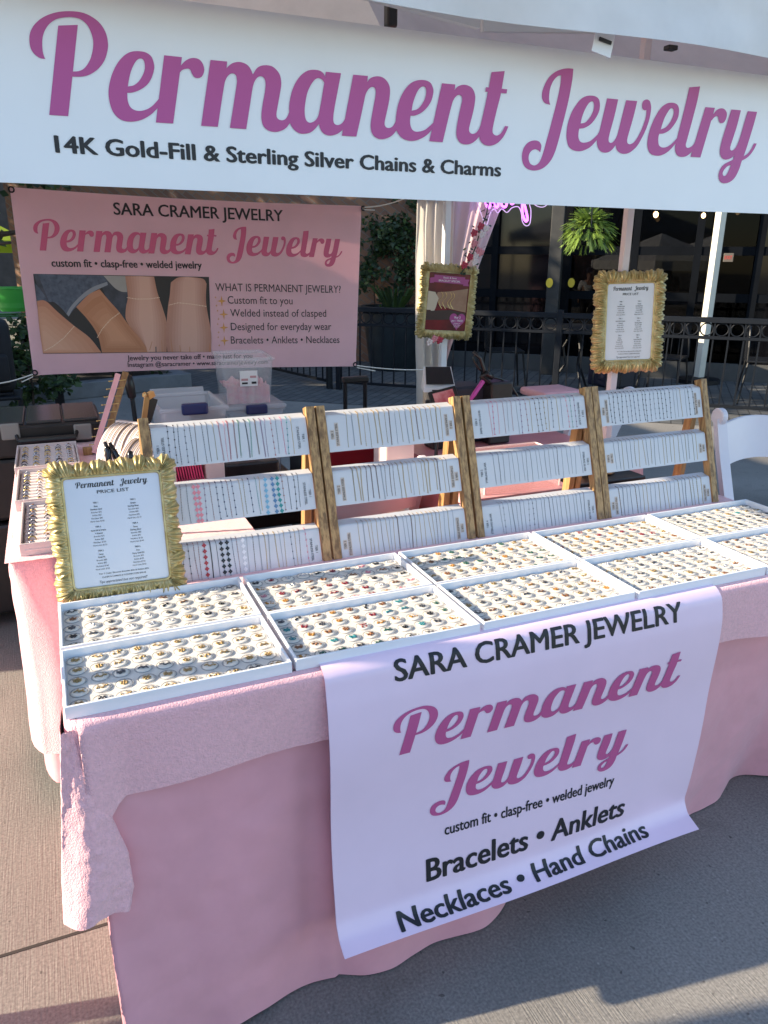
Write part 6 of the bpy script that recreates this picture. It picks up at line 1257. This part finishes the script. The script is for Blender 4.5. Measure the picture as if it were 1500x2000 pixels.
for dx in (-.35, .2):
    for dy in (-.30, .30): s_ = MB(); s_.lathe([(.11, -.03), (.16, -.03), (.17, 0), (.16, .03), (.11, .03), (.11, -.03)], (0, 0, 0), 18, M=Matrix.Translation(k+Vector((dx, dy, .17))) @ Matrix.Rotation(R(90), 4, 'X')); obj('wheel', s_, m_blackp, GCt)
bc = gy(8, 640, 5.6); bg_ = thing('backpack', (bc.x-.1, 5.6, 0), 'black bag cut by the left edge of the photo', 'bag'); s_ = MB(); s_.rbox(bc.x-.28, bc.x+.03, 5.5, 5.75, .42, .98, .06); s_.rbox(bc.x-.25, bc.x, 5.46, 5.52, .48, .72, .025); obj('bag_body', s_, mat('black_cloth', (.010, .010, .012), .8), bg_, smooth='all'); s_ = MB(); s_.tube([Vector((bc.x-.15, 5.6, .98)), Vector((bc.x-.12, 5.6, 1.08)), Vector((bc.x-.05, 5.6, .98))], .012, 6); s_.rbox(bc.x-.26, bc.x+.0, 5.5, 5.75, .40, .42, .004); obj('strap', s_, m_dark, bg_)
s_ = MB(); s_.rbox(bc.x-.32, bc.x+.06, 5.42, 5.80, .37, .40, .01)
for sx in (-.30, .04):
    for sy in (5.44, 5.78): s_.tube([(bc.x+sx, sy, 0), (bc.x+sx, sy, .38)], .012, 6)
obj('stool', s_, m_dark, None, 'dark stool under the black bag at the left edge', 'stool')
def tree(c, h, cr, label, seed, n=2600, size=.20):
    return plant('tree', Vector((c[0], c[1], h)), cr, n, size, label, 'tree', (1, 1, .85), (0, 0, 1), Vector((c[0], c[1], 0)), seed, 'trees beyond the left of the stall', 30, .16)
ta = gy(-30, 415, 10.0); plant('tree', Vector((ta.x-.55, 10.2, 2.55)), 1.05, 2600, .13, 'dark leafy tree hanging over the left edge of the photo', 'tree', (1, 1, .8), (0, 0, 0, 1), Vector((ta.x-1.0, 10.4, 0)), 71, 'trees beyond the left of the stall', 26, .10)
tree((-4.0, 9.6), 3.9, 2.6, 'tall tree left of the stall shading the patio', 72, 5000, .24); tree((-4.6, 13.0), 4.2, 2.8, 'tall tree behind the lime canopy shading the brick wall', 73, 5000, .24)
# backdrop at the far left: a long dark hedge bank and building
FB_ = thing('far_building', (-6, 24, 0), 'dark distant building behind the lime canopy at the far left', 'building'); b = MB(); b.box(-22, 6, 24, 30, 0, 9, None); obj('wall', b, mat('dusky_brick', (.06, .05, .045), .8, var=.3, vs=2), FB_); b = MB()
for k in range(9):
    for z in (1.0, 4.5): b.box(-21+k*3, -19.4+k*3, 23.96, 24.02, z, z+2.2)
obj('window', b, m_glass, FB_)
# unseen wall, block and panel added at left to shade the patio and ground
NS = thing('added_shade_wall', (-3.4, 4.2, 0), 'unseen white wall added at the far left to shade the patio', 'shade blocker'); b = MB(); b.box(-2.62, -2.60, 2.15, 8.6, 0, 3.1); obj('shade_wall', b, m_fabric, NS)
NC = thing('added_shade_block', (-2.9, -1.2, 0), 'unseen low block and panel added at left to shade the front ground', 'counter'); b = MB(); b.rbox(-3.3, -2.5, -3.2, .62, 0, 1.15, .02); obj('shade_block', b, m_satin, NC); b = MB(); b.box(-2.55, -2.51, -3.2, .40, 1.15, 1.75); obj('back_panel', b, m_satin, NC)
